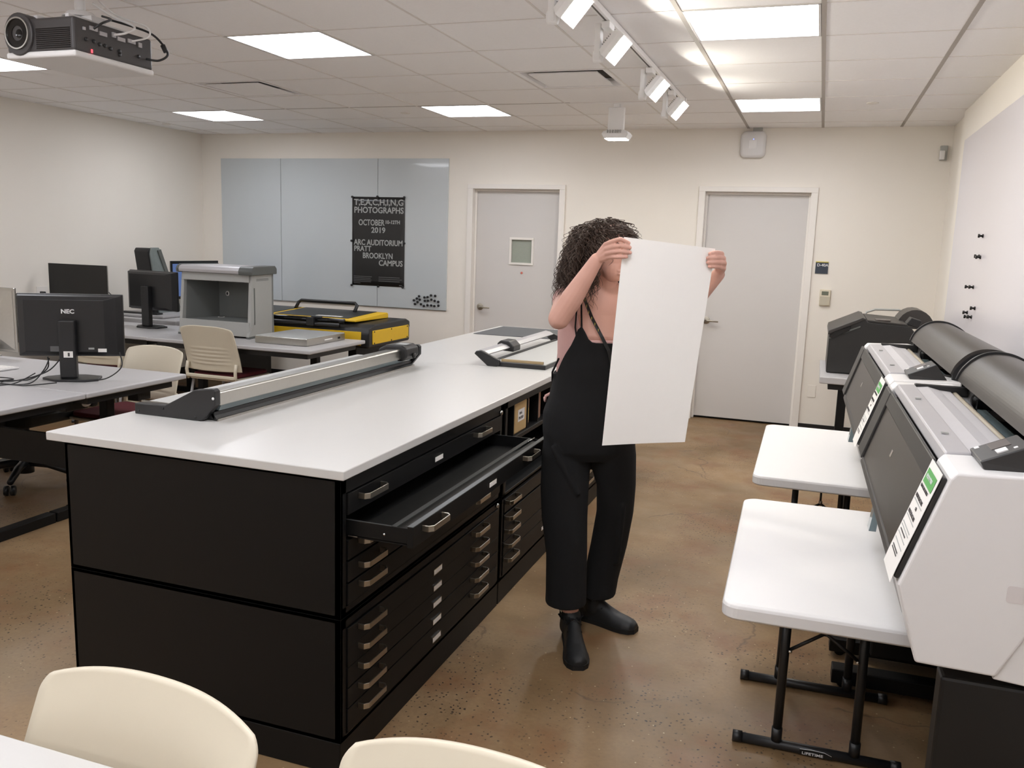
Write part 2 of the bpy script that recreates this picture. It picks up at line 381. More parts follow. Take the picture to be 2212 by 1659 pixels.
for (y,z),nm in zip([(5.779,1.719),(5.779,1.595),(6.045,1.41),(5.901,1.414),(5.757,1.294),(6.012,1.252),(5.95,1.23),(5.842,1.236),(5.83,1.6)],
    ['topmost on its own','right one of the second pair','left one of the third pair','right one of the third pair','upper one of the low group','left one of the low group','second from left in the low group','lowest right in the low group','left one of the second pair']):
    d=Vector((-1,0,0)); c0=Vector((XR-.015,y,z)); o=MB().cyl(c0,c0+d*.008,.011,n=14).cyl(c0+d*.008,c0+d*.02,.006,n=14).cyl(c0+d*.02,c0+d*.03,.011,n=14).build('push_magnet',BLKG)
    tag(o,'black push pin magnet on the right wall whiteboard, '+nm,'magnet','push pin magnets on the right whiteboard')
# access point
t=thing('access_point','square rounded white wireless access point high on the back wall','access point',(-.648,YB,2.4))
ap=MB()
def rrect(cx,cz,a,b,r,n=6):
    P=[]
    for sx,sz,st in((1,1,0),(-1,1,1),(-1,-1,2),(1,-1,3)):
        for k in range(n+1):
            an=PI/2*(st+k/n); P.append((cx+sx*(a-r)+r*math.cos(an),cz+sz*(b-r)+r*math.sin(an)))
    return P
ap.rings([[(x,y,z) for x,z in rrect(-.65,2.505,.11*s,.115*s,.05*s)] for y,s in((YB,.86),(YB-.01,.97),(YB-.03,1),(YB-.045,.93),(YB-.052,.75))],smooth=True)
ap.build('housing',PLW,t); B(-.685,-.62,YB-.054,YB-.051,2.47,2.54).build('badge',mat('badge',(238,236,234),.4),t,bevel=.001)
MB().ell((-.648,YB-.054,2.549),(.004,.002,.004)).build('status_light',BLUL,t); B(-.66,-.58,YB-.03,YB,2.615,2.65).build('cable_boot',GRYP,t)
# sensor
t=thing('motion_sensor','small white sensor high up in the right rear corner','sensor',(.87,8.08,2.42))
B(.85,.905,YB-.03,YB,2.37,2.49).build('mount',GRYP,t,bevel=.004); B(.845,.885,YB-.055,YB-.03,2.375,2.45).build('housing',PLW,t,bevel=.008)
# sign, thermostat, plates
t=thing('room_sign','small navy room number sign beside the right door','sign',(.011,YB,1.457))
B(-.042,.064,YB-.008,YB,1.404,1.502).build('plate',NAVY,t,bevel=.001); B(-.042,.064,YB-.009,YB,1.502,1.51).build('top_strip',GOLD,t)
text('D-40A',.034,(-.03,YB-.0085,1.468),(1,0,0),(0,0,1),LETW,t,bold=.0006)
t=thing('thermostat','beige wall thermostat with small grey display beside the right door','thermostat',(.058,YB,1.2))
B(.014,.102,YB-.025,YB,1.125,1.268).build('housing',PLB,t,bevel=.004); B(.03,.086,YB-.027,YB-.024,1.218,1.252).build('display',LCDG,t); B(.018,.098,YB-.029,YB-.024,1.13,1.208).build('cover_flap',mat('flap',(196,188,168),.5),t,bevel=.002)
o=B(-.015,.055,YB-.006,YB,.30,.41).build('blank_wall_plate',WALL,bevel=.002); tag(o,'cream blank wall plate low on the wall beside the right door','wall plate')
for y,lb in ((5.9,'white wall outlet with black plug left of the dark screen'),(6.55,'white wall outlet with black plug between the two dark screens')):
    t=thing('wall_outlet',lb,'outlet',(XL,y,.98),group='outlets on the left wall')
    B(XL,XL+.006,y-.06,y+.06,.94,1.06).build('plate',TRIMW,t,bevel=.002); B(XL+.006,XL+.05,y-.03,y+.0,.985,1.015).build('plug',BLKP,t,bevel=.005)
    MB().tube([(XL+.05,y-.015,1.0),(XL+.09,y+.02,.99),(XL+.12,y+.07,.93),(XL+.14,y+.12,.85),(XL+.15,y+.15,.78)],.004).build('cord',BLKP,t)

# ================================================================ CEILING THINGS
def light_panel(cx,cy):
    t=thing('ceiling_light','x','ceiling light',(cx,cy,ZC),group='square ceiling lights')
    f=MB(); a=.298; 
    for x0,x1,y0,y1 in((-a,a,-a,-a+.012),(-a,a,a-.012,a),(-a,-a+.012,-a,a),(a-.012,a,-a,a)): f.box(x0,x1,y0,y1,-.004,.03)
    f.build('frame',PLW,t,world=False,bevel=.002); B(-a+.012,a-.012,-a+.012,a-.012,0,.004).build('diffuser',LGLOW,t,world=False)
    B(-a,a,-a,a,.02,.06).build('housing',PLW,t,world=False)
    return t
names={(-.392,6.855):'far square ceiling light nearest the right wall, above the right door',(-.392,4.415):'nearest square ceiling light right of the track lamps, at the top edge',
 (-2.874,6.855):'far square ceiling light in front of the whiteboard, middle row',(-2.874,4.415):'square ceiling light right of the projector, nearer of the middle row',
 (-5.356,6.855):'farthest left square ceiling light near the left rear corner',(-5.356,4.415):'square ceiling light at the left edge behind the projector'}
l0=light_panel(*lights[1]); l0['label']=names[lights[1]]
for k,l in enumerate(lights):
    if k==1: continue
    dup(l0,(l[0],l[1],ZC),0,names.get(l,'square ceiling light out of view, one row of these added as fill'))
dk=mat('vent_dark',(96,90,84),.6)
def vent(cx,cy,label):
    t=thing('air_diffuser',label,'vent',(cx,cy,ZC),group='square air diffusers')
    o=.305; rr=[]
    for s,z in((o,.0),(.272,.0),(.262,.03),(.262,.05)): rr.append([(-s,-s,z),(s,-s,z),(s,s,z),(-s,s,z)])
    MB().rings(rr,cap=False,smooth=False).build('frame',CEIL,t,world=False)
    B(-.225,.225,-.225,.225,-.004,.004).build('face_plate',CEIL,t,world=False,bevel=.002); B(-.3,.3,-.3,.3,.055,.065).build('backing',dk,t,world=False)
    return t
vent(*vents[0],'square white air diffuser in the ceiling between the left lights'); vent(*vents[1],'square white air diffuser in the ceiling beside the track lamps')
for x,y,lb in((.249,6.83,'round flush sprinkler cap in the ceiling near the right wall'),(-6.35,7.3,'round flush sprinkler cap in the ceiling by the left rear corner'),(-3.463,6.887,'round flush sprinkler cap in the ceiling left of the middle far light')):
    tag(MB().cyl((x,y,ZC),(x,y,ZC-.006),.042,n=28).build('sprinkler_cap',TRIMW,bevel=.002),lb,'sprinkler','sprinkler caps')
# track with lamp heads
t=thing('lighting_track','long white lighting track running along the ceiling','lighting track',(-1.03,4.6,ZC))
B(-1.048,-1.012,1.5,6.42,ZC-.032,ZC-.003).build('rail',PLWL,t,bevel=.002); B(-1.035,-1.027,1.5,6.42,ZC-.0335,ZC-.032).build('slot',dk,t); B(-1.055,-1.005,6.42,6.46,ZC-.036,ZC-.003).build('end_cap',PLWL,t,bevel=.002)
def track_lamp(y,label):
    t=thing('track_lamp',label,'lamp',(-1.03,y,ZC-.034),group='track lamps on the long rail')
    # local: z down from rail
    MB().box(-.02,.02,-.05,.05,-.03,0).build('adapter',PLWL,t,world=False,bevel=.003)
    a=MB().box(-.055,-.028,-.028,.028,-.165,-.005)
    a.cyl((-.062,0,-.148),(-.022,0,-.148),.027,n=20); a.build('arm',PLWL,t,world=False,bevel=.002)
    MB().cyl((-.064,-.0,-.148),(-.0615,-.0,-.148),.01,n=14).build('screw',dk,t,world=False)
    n=Vector((.76,-.12,-.63)).normalized(); yv=Vector((0,1,0)); yv=(yv-n*yv.dot(n)).normalized(); xv=yv.cross(n).normalized()
    c=Vector((.052,-.02,-.12)); rot=Matrix((xv,yv,n)).transposed()
    hd=MB(); 
    def q(a,b,d): return [tuple(c+rot@Vector((s*a,u*b,d))) for s,u in((-1,-1),(1,-1),(1,1),(-1,1))]
    hd.rings([q(.03,.04,-.05),q(.055,.06,-.04),q(.066,.07,-.012),q(.066,.07,.016),q(.06,.064,.016),q(.058,.062,.008)],smooth=False)
    hd.build('lamp_head',PLWL,t,world=False,bevel=.004)
    ln=MB(); ln.rings([q(.05,.056,.0085),q(.05,.056,.0105)],smooth=False); ln.build('lens',LENSM,t,world=False)
    fn=MB()
    for k in range(6):
        o=Vector((-.028+.011*k,0,-.06)); a0=c+rot@(o+Vector((0,-.03,0))); a1=c+rot@(o+Vector((0,.03,0))); fn.cyl(a0,a1,.0025,n=6)
    fn.build('cooling_fins',GRYP,t,world=False)
    return t
tl0=track_lamp(3.40,'nearest of the four lamps on the long ceiling track')
for y,lb in((4.13,'second nearest of the four lamps on the long ceiling track'),(5.21,'third of the four lamps on the long ceiling track'),(5.97,'farthest of the four lamps on the long ceiling track')): dup(tl0,(-1.03,y,ZC-.034),0,lb)
t=thing('ceiling_spotlight','single white box spotlight hanging from the ceiling above the person','lamp',(-1.56,6.66,ZC))
B(-1.58,-1.535,6.63,6.69,2.625,2.65).build('adapter',PLWL,t,bevel=.002); B(-1.622,-1.498,6.64,6.68,2.46,2.625).build('driver_box',PLWL,t,bevel=.004)
h=MB(); rr=lambda s,d,z:[(-1.55-s,6.66-d,z),(-1.55+s,6.66-d,z),(-1.55+s,6.66+d,z),(-1.55-s,6.66+d,z)]
h.rings([rr(.05,.04,2.46),rr(.09,.07,2.445),rr(.103,.08,2.425),rr(.085,.07,2.392),rr(.08,.066,2.392),rr(.078,.064,2.4)],smooth=False); h.build('lamp_head',PLWL,t,bevel=.003)
h=MB(); h.rings([rr(.077,.063,2.388),rr(.077,.063,2.3935)],smooth=False); h.build('lens',LENSM,t)
h=MB(); [h.box(-1.61+.02*k,-1.602+.02*k,6.575,6.6,2.43,2.452) for k in range(6)]; h.build('cooling_fins',GRYP,t)
B(-2.3,-1.2,6.56,6.585,2.645,2.652).build('rail',PLWL,t)
# projector
t=thing('projector','dark grey ceiling projector with white underside hanging at the upper left','projector',(-3.1,3.07,2.29))
x0,x1,y0,y1=-3.29,-2.925,2.85,3.29
b=MB(); b.prism([(x0,y0),(x1,y0),(x1,y1),(x0,y1)],2.305,2.44,'z'); b.build('body',PROJM,t,bevel=.012,seg=3)
b=MB(); b.prism([(x0-.004,y0-.004),(x1+.004,y0-.004),(x1+.004,y1+.004),(x0-.004,y1+.004)],2.282,2.309,'z'); b.build('underside',PLW,t,bevel=.01,seg=3)
lh=MB(); lh.prism([(-3.285+.15*(1+math.cos(a))/2, 2.375+.075*math.sin(a)) if False else (-3.212+.077*math.cos(a),2.378+.085*math.sin(a)) for a in [2*PI*k/32 for k in range(32)]],y0-.012,y0+.12,'y'); lh.build('lens_housing',PROJM,t,bevel=.004)
def ring(cx,cy,cz,ro,ri,ya,yb,n=40):
    m=MB(); c=lambda r,y:[(cx+r*math.cos(2*PI*k/n),y,cz+r*math.sin(2*PI*k/n)) for k in range(n)]
    m.rings([c(ro,yb),c(ro,ya),c(ri,ya),c(ri,yb)],cap=False,smooth=False); return m
ring(-3.212,0,2.38,.064,.058,y0-.02,y0-.01).build('lens_ring',ALU,t); ring(-3.212,0,2.38,.058,.03,y0-.015,y0-.005).build('lens_tube',BLKG,t)
MB().ell((-3.205,y0-.004,2.378),(.032,.01,.032)).build('lens_glass',BLKG,t)
g=MB(); [g.box(-3.125,-2.945,y0-.003,y0+.004,2.318+.0075*k,2.3215+.0075*k) for k in range(11)]; g.build('grille',BLKG,t)
for k,(yy,zz,a,b_) in enumerate(((2.9,2.40,.006,.006),(2.95,2.41,.02,.008),(3.0,2.40,.02,.008),(3.06,2.41,.01,.01),(3.1,2.4,.022,.008),(3.16,2.405,.022,.008),(3.21,2.4,.01,.01))): B(x1-.002,x1+.006,yy-a,yy+a,zz-b_,zz+b_).build('port',ALUD,t)
[MB().cyl((x1-.002,yy,zz),(x1+.005,yy,zz),.008,n=14).build('button',BLKP,t) for yy,zz in ((2.91,2.36),(2.95,2.36),(2.98,2.355),(3.01,2.355),(3.04,2.35),(3.09,2.35),(3.09,2.335),(3.2,2.35))]
B(x1,x1+.003,2.935,2.941,2.312,2.326).build('power_light',REDL,t)
mt=MB().cyl((-3.1,3.06,2.5),(-3.1,3.06,ZC),.022).cyl((-3.1,3.06,2.485),(-3.1,3.06,2.51),.075,.05,n=28).box(-3.2,-3.0,3.02,3.1,2.46,2.485).box(-3.19,-3.17,2.9,3.22,2.44,2.465).box(-3.02,-3.0,2.9,3.22,2.44,2.465).cyl((-3.1,3.06,ZC-.012),(-3.1,3.06,ZC),.07,n=28)
mt.build('ceiling_mount',PLW,t,bevel=.002)
for nm,pts,r,m in (('cable',[(x1+.004,3.06,2.41),(x1+.05,3.08,2.42),(x1+.04,3.14,2.46),(-2.98,3.12,2.5),(-3.05,3.08,2.55)],.005,PLW),('cable',[(x1+.004,3.16,2.405),(x1+.06,3.2,2.43),(x1+.03,3.22,2.48),(-3.0,3.15,2.52),(-3.06,3.08,2.6)],.004,PLW),
    ('cable',[(x1+.004,2.95,2.41),(x1+.03,2.97,2.435),(x1+.0,3.05,2.47),(-3.02,3.1,2.5)],.005,BLKP),('power_cable',[(x1,3.25,2.35),(x1+.05,3.27,2.345),(x1+.075,3.3,2.375),(x1+.055,3.29,2.42),(x1+.01,3.25,2.465),(-3.0,3.12,2.49)],.005,BLKP)):
    MB().tube(curve(pts),r).build(nm,m,t)
MB().tube([(x1+.07,3.296,2.385),(x1+.057,3.29,2.415)],.011).build('ferrite_bead',BLKP,t)

# ================================================================ FLAT FILE ISLAND
FX=-1.22; LXc=-2.235; ZT=.95; ZS=.922
for y0,y1,lb in((2.06,3.395,'near black plinth under the flat file cabinets, closest to the camera'),(3.405,4.76,'second black plinth under the flat files, behind the person'),(4.77,6.18,'far black plinth under the flat files, by the doors')):
    tag(B(LXc+.01,FX-.006,y0,y1,0,.104).build('cabinet_plinth',BLK,bevel=.003),lb,'plinth','plinths of the island')
def handle(parent,y,z,x=FX,half=.07):
    m=MB(); pr=[(x,y-half),(x+.022,y-half),(x+.034,y-half+.014),(x+.034,y+half-.014),(x+.022,y+half),(x,y+half)]
    rs=[]
    th=.0035; n=len(pr); inner=[(x,y-half+th*1.6),(x+.02,y-half+th*1.6),(x+.034-th,y-half+.017),(x+.034-th,y+half-.017),(x+.02,y+half-th*1.6),(x,y+half-th*1.6)]
    vs=[(a,b,z-.009) for a,b in pr]+[(a,b,z-.009) for a,b in inner]+[(a,b,z+.009) for a,b in pr]+[(a,b,z+.009) for a,b in inner]
    fs=[]
    for i in range(n-1):
        fs+=[(i,i+1,n+i+1,n+i),(2*n+i,3*n+i,3*n+i+1,2*n+i+1),(i,2*n+i,2*n+i+1,i+1),(n+i,n+i+1,3*n+i+1,3*n+i)]
    for i in (0,n-1): fs.append((i,n+i,3*n+i,2*n+i))
    m.add(vs,fs); return m.build('handle',NICK,parent,bevel=.0012)
def drawer_label(parent,y,z,x=FX):
    o=B(x,x+.003,y-.036,y+.036,z-.011,z+.011).build('label_holder',CHR,parent); B(x+.003,x+.0036,y-.033,y+.033,z-.008,z+.008).build('label_card',PAPER,o)
    B(x+.0036,x+.0039,y-.012,y+.014,z-.002,z+.003).build('print',INK,o) if False else None
def drawer(parent,y0,y1,z0,z1,hy,hz,ly,lz,out=0):
    x=FX+out
    m=MB().box(x-.018,x,y0,y1,z0,z1)
    if out:
        s0,s1=y0+.012,y1-.012; zt=z1-.004
        m.box(x-.7,x-.018,s0,s1,z0+.004,z0+.008).box(x-.7,x-.018,s0,s0+.004,z0,zt-.006).box(x-.7,x-.018,s1-.004,s1,z0,zt-.006)
    d=m.build('drawer',BLK,parent,bevel=.001)
    if out:
        e=mat('worn_steel_edge',(84,86,86),.35,.5)
        B(x-.018,x-.001,y0,y1,z1,z1+.001).build('front_lip',e,d)
        B(x-.075,x-.058,y0+.014,y1-.014,z1-.011,z1-.009).build('hold_down_edge',e,d)
        B(x-.058,x-.02,y0+.014,y1-.014,z1-.02,z1-.018).build('hood_tray',BLK2,d)
        for yy in(y0+.012,y1-.018): B(x-.7,x-.075,yy,yy+.006,z1-.0105,z1-.0095).build('side_edge',e,d)
        MB().tube([(x-.05,y1-.1,z1-.004),(x-.05,y1-.02,z1-.004)],.0025).build('paper_rod',CHR,d)
        MB().cyl((x-.09,y0+.0,z0+.03),(x-.09,y0-.004,z0+.03),.004,n=10).build('screw',CHR,d)
        MB().box(x-.21,x-.18,y0+.004,y0+.006,z0+.005,z0+.008).build('slide_clip',ALU,d)
    for h in hy: handle(d,h,hz,x)
    if ly: drawer_label(d,ly,lz,x)
    return d
def file_unit(y0,y1,z0,z1,label,rows,hy,ly,openrow=None,lock=None,lrows=None):
    t=thing('flat_file_cabinet',label,'flat file cabinet',((LXc+FX)/2,(y0+y1)/2,z0),group='flat file cabinets of the island')
    c=MB(); x0=LXc; x1=FX-.004; th=.012
    c.box(x0,x0+th,y0,y1,z0,z1).box(x0,x1,y0,y0+th,z0,z1).box(x0,x1,y1-th,y1,z0,z1).box(x0,x1,y0,y1,z1-th,z1).box(x0,x1,y0,y1,z0,z0+th)
    c.box(x1-.02,x1,y0,y0+.03,z0,z1).box(x1-.02,x1,y1-.03,y1,z0,z1).box(x1-.02,x1,y0,y1,rows[0][1]+.004,z1).box(x1-.02,x1,y0,y1,z0,rows[-1][0]-.004)
    c.build('carcass',BLK,t,bevel=.0008)
    for k,(a,b,hz,lz) in enumerate(rows): drawer(t,y0+.035,y1-.035,a,b,hy,hz,(ly if lz else None),lz,.207 if k==openrow else 0)
    if lock:
        MB().cyl((FX-.006,lock[0],lock[1]),(FX+.008,lock[0],lock[1]),.009,n=16).build('lock',CHR,t)
    return t
lowR=[(z-.046,z+.016,z,z-.03) for z in (.44,.378,.314,.248,.182)]
lowR[-1]=(.125,.198,.182,.149)
file_unit(2.06,3.395,.104,.4955,'lower black five drawer flat file, nearest the camera',lowR,(2.222,3.122),2.73,lock=(3.34,.478))
upR=[(.805,.868,.848,.832),(.735,.797,.778,.765),(.668,.728,.711,0),(.600,.662,.636,0),(.530,.594,.577,0)]
file_unit(2.06,3.395,.496,ZS,'upper black flat file with its second drawer pulled open, nearest the camera',upR,(2.222,3.115),2.72,openrow=1,lock=(3.35,.883))
lowF=[(z-.046,z+.016,z,z-.03) for z in (.46,.388,.326,.26,.193)]; lowF[-1]=(.125,.21,.193,.165)
file_unit(3.405,4.76,.104,.494,'lower black five drawer flat file behind the person',lowF,(3.52,4.42),4.035)
file_unit(4.77,6.17,.104,.494,'lower black flat file at the far end of the island',lowF,(4.9,5.9),5.4)
# shelf units above the far cabinets
def shelf_unit(y0,y1,divs,label):
    t=thing('open_shelf_unit',label,'shelf unit',((LXc+FX)/2,(y0+y1)/2,.496),group='open shelf units of the island')
    c=MB(); x0=LXc; x1=FX
    c.box(x0,x0+.012,y0,y1,.496,ZS).box(x0,x1,y0,y0+.012,.496,ZS).box(x0,x1,y1-.012,y1,.496,ZS).box(x0,x1,y0,y1,.885,ZS).box(x0,x1,y0,y1,.496,.508).box(x1-.02,x1,y0,y0+.04,.496,ZS)
    c.build('carcass',BLK,t,bevel=.002); B(x0+.012,x1,y0+.012,y1-.012,.718,.738).build('shelf',BLK,t,bevel=.002)
    for d in divs: B(x0+.012,x1-.01,d-.004,d+.004,.738,.885).build('divider',BLK,t)
    B(x0+.5,x0+.51,y0,y1,.5,.9).build('back_panel',BLK2,t)
    return t
shelf_unit(3.405,4.76,(3.555,3.752,3.91,4.1,4.3,4.5),'open black shelf unit holding brown packages under the worktop'); shelf_unit(4.77,6.17,(5.0,5.25,5.5,5.75),'open black shelf unit at the far end of the island')
t=thing('paper_package','brown kraft package with a white label on the black shelf','package',(-1.4,3.655,.738),group='packages on the open shelf')
MB().box(-1.62,-1.232,3.57,3.742,.738,.882).build('wrapper',CARDM,t,bevel=.008); B(-1.232,-1.2312,3.615,3.705,.79,.845).build('label',PAPER,t)
text('RAG',.018,(-1.2305,3.632,.822),(0,1,0),(0,0,1),INK,t); text('PHOTO',.018,(-1.2305,3.625,.8),(0,1,0),(0,0,1),INK,t)
t=thing('paper_package','narrow brown package with gold print right of the labelled package','package',(-1.4,3.8,.738),group='packages on the open shelf')
MB().box(-1.6,-1.25,3.765,3.84,.738,.872).build('wrapper',WOODM,t,bevel=.012); B(-1.25,-1.249,3.785,3.82,.76,.82).build('gold_print',GOLD,t)
tag(MB().box(-1.6,-1.245,3.925,4.0,.738,.88).build('paper_package',WOODM,bevel=.01),'plain reddish brown package furthest right on the black shelf','package','packages on the open shelf')
tag(MB().box(-1.5,-1.24,4.115,4.15,.738,.84).build('paper_package',PAPER,bevel=.004),'white packet on the shelf just behind the person','package','packages on the open shelf')
for y0,y1,lb in((2.04,4.118,'near white laminate worktop over the flat files'),(4.12,6.22,'far white laminate worktop carrying the small trimmer')):
    tag(B(-2.29,-1.203,y0,y1,ZS,ZT).build('worktop',TOPW,bevel=.003),lb,'worktop','worktops of the island')
# dark mat
tag(B(-2.245,-1.26,5.56,6.165,ZT,ZT+.004).build('cutting_mat',MATG,bevel=.001),'dark grey cutting mat at the far end of the white worktop','cutting mat')
# big trimmer
t=thing('rotary_trimmer','long rotary paper trimmer with silver beam on the near worktop','paper trimmer',(-2.08,3.19,ZT))
B(-2.25,-1.975,2.412,3.955,ZT+.012,ZT+.036).build('base_board',CLRG,t,bevel=.002)
prof=[(-2.253,ZT),(-2.253,ZT+.038),(-2.120,ZT+.042),(-1.992,ZT+.108),(-1.918,ZT+.118),(-1.907,ZT+.110),(-1.907,ZT+.062),(-1.962,ZT+.004),(-1.975,ZT)]
m=MB().prism(prof,2.385,2.415,'y'); e=m.build('end_bracket',BLKP,t,bevel=.003,label='near angled black end bracket')
sc=MB(); [sc.cyl((x,2.386,z),(x,2.3825,z),.004,n=10) for x,z in((-2.235,ZT+.012),(-2.128,ZT+.03),(-1.99,ZT+.012))]; sc.build('screws',BLK2,e)
MB().ell((-1.914,2.384,ZT+.085),(.005,.003,.005)).build('white_dot',LETW,e)
prof2=[(-2.20,ZT),(-2.20,ZT+.036),(-2.10,ZT+.04),(-1.985,ZT+.103),(-1.905,ZT+.112),(-1.892,ZT+.104),(-1.892,ZT+.062),(-1.94,ZT+.004),(-1.955,ZT)]
MB().prism(prof2,3.955,3.98,'y').build('end_bracket',BLKP,t,bevel=.003)
bm_=MB().prism([(-2.035,ZT+.066),(-2.035,ZT+.082),(-1.99,ZT+.098),(-1.915,ZT+.106),(-1.909,ZT+.1),(-1.909,ZT+.056),(-1.922,ZT+.056)],2.415,3.955,'y'); bm_.build('beam',ALU,t,bevel=.003)
B(-1.975,-1.935,2.415,3.955,ZT+.004,ZT+.03).build('cutting_strip',BLKP,t); MB().prism([(-1.935,ZT+.002),(-1.96,ZT+.032),(-1.95,ZT+.034),(-1.922,ZT+.004)],2.415,3.955,'y').build('front_rail',BLKP,t); B(-1.926,-1.918,2.418,3.955,ZT,ZT+.008).build('base_edge',ALU,t)
MB().prism([(-1.975,ZT+.036),(-1.935,ZT+.032),(-1.925,ZT+.054),(-1.932,ZT+.056)],2.44,3.94,'y').build('paper_clamp',GLSD,t)
hd=MB().prism([(-2.03,ZT+.06),(-2.035,ZT+.1),(-1.99,ZT+.122),(-1.905,ZT+.124),(-1.88,ZT+.11),(-1.875,ZT+.07),(-1.9,ZT+.045),(-1.96,ZT+.045)],3.78,3.92,'y'); hb=hd.build('cutting_head',BLKP,t,bevel=.01,seg=3)
B(-1.96,-1.90,3.82,3.88,ZT+.124,ZT+.1248).build('sticker',LETT,hb); MB().cyl((-1.875,3.85,ZT+.07),(-1.865,3.85,ZT+.07),.014).build('knob',BLK2,hb)
B(-2.25,-2.06,2.415,2.42,ZT+.038,ZT+.044).build('end_fence',ALU,t)
# small trimmer
t=thing('rotary_trimmer','small rotary paper trimmer with raised arm on the far worktop','paper trimmer',(-1.42,4.75,ZT))
B(-1.585,-1.285,4.18,5.36,ZT,ZT+.022).build('base_board',BLKP,t,bevel=.002); B(-1.575,-1.289,4.19,5.35,ZT+.022,ZT+.026).build('cutting_surface',CLRG,t)
for y in(4.165,5.36):
    MB().prism([(-1.548,ZT),(-1.53,ZT+.01),(-1.535,ZT+.034),(-1.64,ZT+.078),(-1.665,ZT+.074),(-1.675,ZT+.06),(-1.6,ZT+.0)],y,y+.024,'y').build('arm',BLKP,t,bevel=.004,seg=3)
MB().prism([(-1.665,ZT+.062),(-1.655,ZT+.08),(-1.625,ZT+.074),(-1.60,ZT+.06),(-1.61,ZT+.052)],4.19,5.36,'y').build('guide_rail',ALUD,t,bevel=.002)
MB().prism([(-1.68,ZT+.04),(-1.68,ZT+.078),(-1.66,ZT+.096),(-1.61,ZT+.094),(-1.58,ZT+.066),(-1.58,ZT+.035)],4.52,4.64,'y').build('cutting_head',BLKP,t,bevel=.006,seg=3)
B(-1.53,-1.30,4.185,4.2,ZT+.026,ZT+.04).build('fence',mat('brass_fence',(170,150,116),.35,.8),t,bevel=.002); B(-1.585,-1.56,4.2,5.34,ZT+.026,ZT+.03).build('cutting_strip',BLK2,t)

# ================================================================ CHAIRS
def chair(label,front=True):
    t=thing('side_chair',label,'chair',(0,0,0),group='beige plastic chairs')
    m=MB(); nu,nv=24,48
    def P(u,v,th):
        z=.50+.345*v; w=.247-.010*v
        e=max(0,(v-.9)/.1); w-= .014*e*e
        zz=z-(.024*abs(u)**3)*max(0,(v-.3)/.7)
        y=.205+.085*v**1.3-.055*(u*u)*(1-.3*v)
        if .12<v<.55 and abs(u)<.72:
            ph=((v-.12)/.43*5)%1; y-= .006*max(0,1-abs(ph-.5)*5)*(1-(abs(u)/.72)**6)*(-1)
        return (u*w,y+th,zz)
    for th in(0,.009):
        for j in range(nv+1):
            for i in range(nu+1): m.v.append(P(-1+2*i/nu,j/nv,th))
    n=(nu+1)*(nv+1); q=nu+1
    for j in range(nv):
        for i in range(nu):
            a=j*q+i; m.f.append((a,a+1,a+q+1,a+q)); m.f.append((n+a,n+a+q,n+a+q+1,n+a+1)); m.sm+=[True,True]
    for i in range(nu):
        for a in (i,nv*q+i): m.f.append((a,a+1,n+a+1,n+a)); m.sm.append(True)
    for j in range(nv):
        for a in (j*q,j*q+nu): m.f.append((a,a+q,n+a+q,n+a)); m.sm.append(True)
    m.build('backrest',PLB,t,world=False)
    s=MB(); s.prism([(-.225,-.24),(-.19,-.262),(.19,-.262),(.225,-.24),(.22,.16),(.19,.2),(-.19,.2),(-.22,.16)],.43,.445,'z'); s.build('seat_shell',PLB,t,world=False,bevel=.006)
    s=MB(); s.prism([(-.21,-.22),(-.18,-.245),(.18,-.245),(.21,-.22),(.205,.14),(.175,.175),(-.175,.175),(-.205,.14)],.446,.475,'z'); s.build('seat_pad',RED,t,world=False,bevel=.012,seg=3)
    for sx in(-1,1):
        MB().tube([(sx*.215,.19,.43),(sx*.219,.2,.46),(sx*.222,.205,.5),(sx*.22,.19,.56)],.013,10).build('back_post',PLB,t,world=False)
        MB().tube([(sx*.2,-.2,.43),(sx*.215,-.235,.2),(sx*.22,-.26,.012)],.011,10).build('leg',EDGEG,t,world=False)
        MB().tube([(sx*.2,.15,.43),(sx*.215,.2,.2),(sx*.22,.25,.012)],.011,10).build('leg',EDGEG,t,world=False)
        for y in (-.26,.25): MB().cyl((sx*.22,y,0),(sx*.22,y,.02),.014,n=12).build('foot',BLKP,t,world=False)
    B(-.2,.2,-.01,.01,.405,.43).build('under_rail',EDGEG,t,world=False); B(-.22,.22,.195,.22,.445,.47).build('lower_back_bar',PLB,t,world=False,bevel=.006)
    return t
c0=chair('beige plastic chair back at the bottom left, tucked to the white front table')
c0.location=(-1.015,.80,0); c0.rotation_euler=(0,0,R(-4))
dup(c0,(-.41,.815,0),R(-3),'beige plastic chair back at the bottom centre, mostly below the frame')
# slotted back seen from behind (chair faces +Y)
dup(c0,(-4.41,5.68,0),R(180),'beige chair with ribbed slotted back in front of the viewing booth').scale=(1.03,1.0,1.045)
dup(c0,(-4.06,4.23,0),R(-3),'plain beige chair back standing just beyond the near grey desk')
dup(c0,(-5.5,5.62,0),R(183),'beige chair partly hidden behind the desk monitor with the brand lettering')

# ================================================================ TABLES / DESKS
def desk(name,label,x0,x1,y0,y1,z,legs,group=None,edge=.03):
    t=thing(name,label,'desk',((x0+x1)/2,(y0+y1)/2,0),group=group)
    B(x0,x1,y0,y1,z-edge,z).build('desk_top',TOPG,t,bevel=.008,seg=3)
    B(x0+.06,x1-.06,y0+.06,y1-.06,z-edge-.045,z-edge).build('under_frame',BLKP,t)
    for lx,ly,ax in legs:
        L=MB().box(lx-.03,lx+.03,ly-.03,ly+.03,.05,z-edge)
        if ax=='x': L.box(lx-.3,lx+.3,ly-.028,ly+.028,.012,.06)
        else: L.box(lx-.028,lx+.028,ly-.3,ly+.3,.012,.06)
        L.build('leg',BLK,t,bevel=.006)
    return t
t=desk('grey_desk','near grey desk at the left edge carrying the cable tangle',-5.3,-3.56,1.9,3.434,.74,((-3.84,2.7,'y'),(-5.0,2.7,'y')),'grey laminate desks')
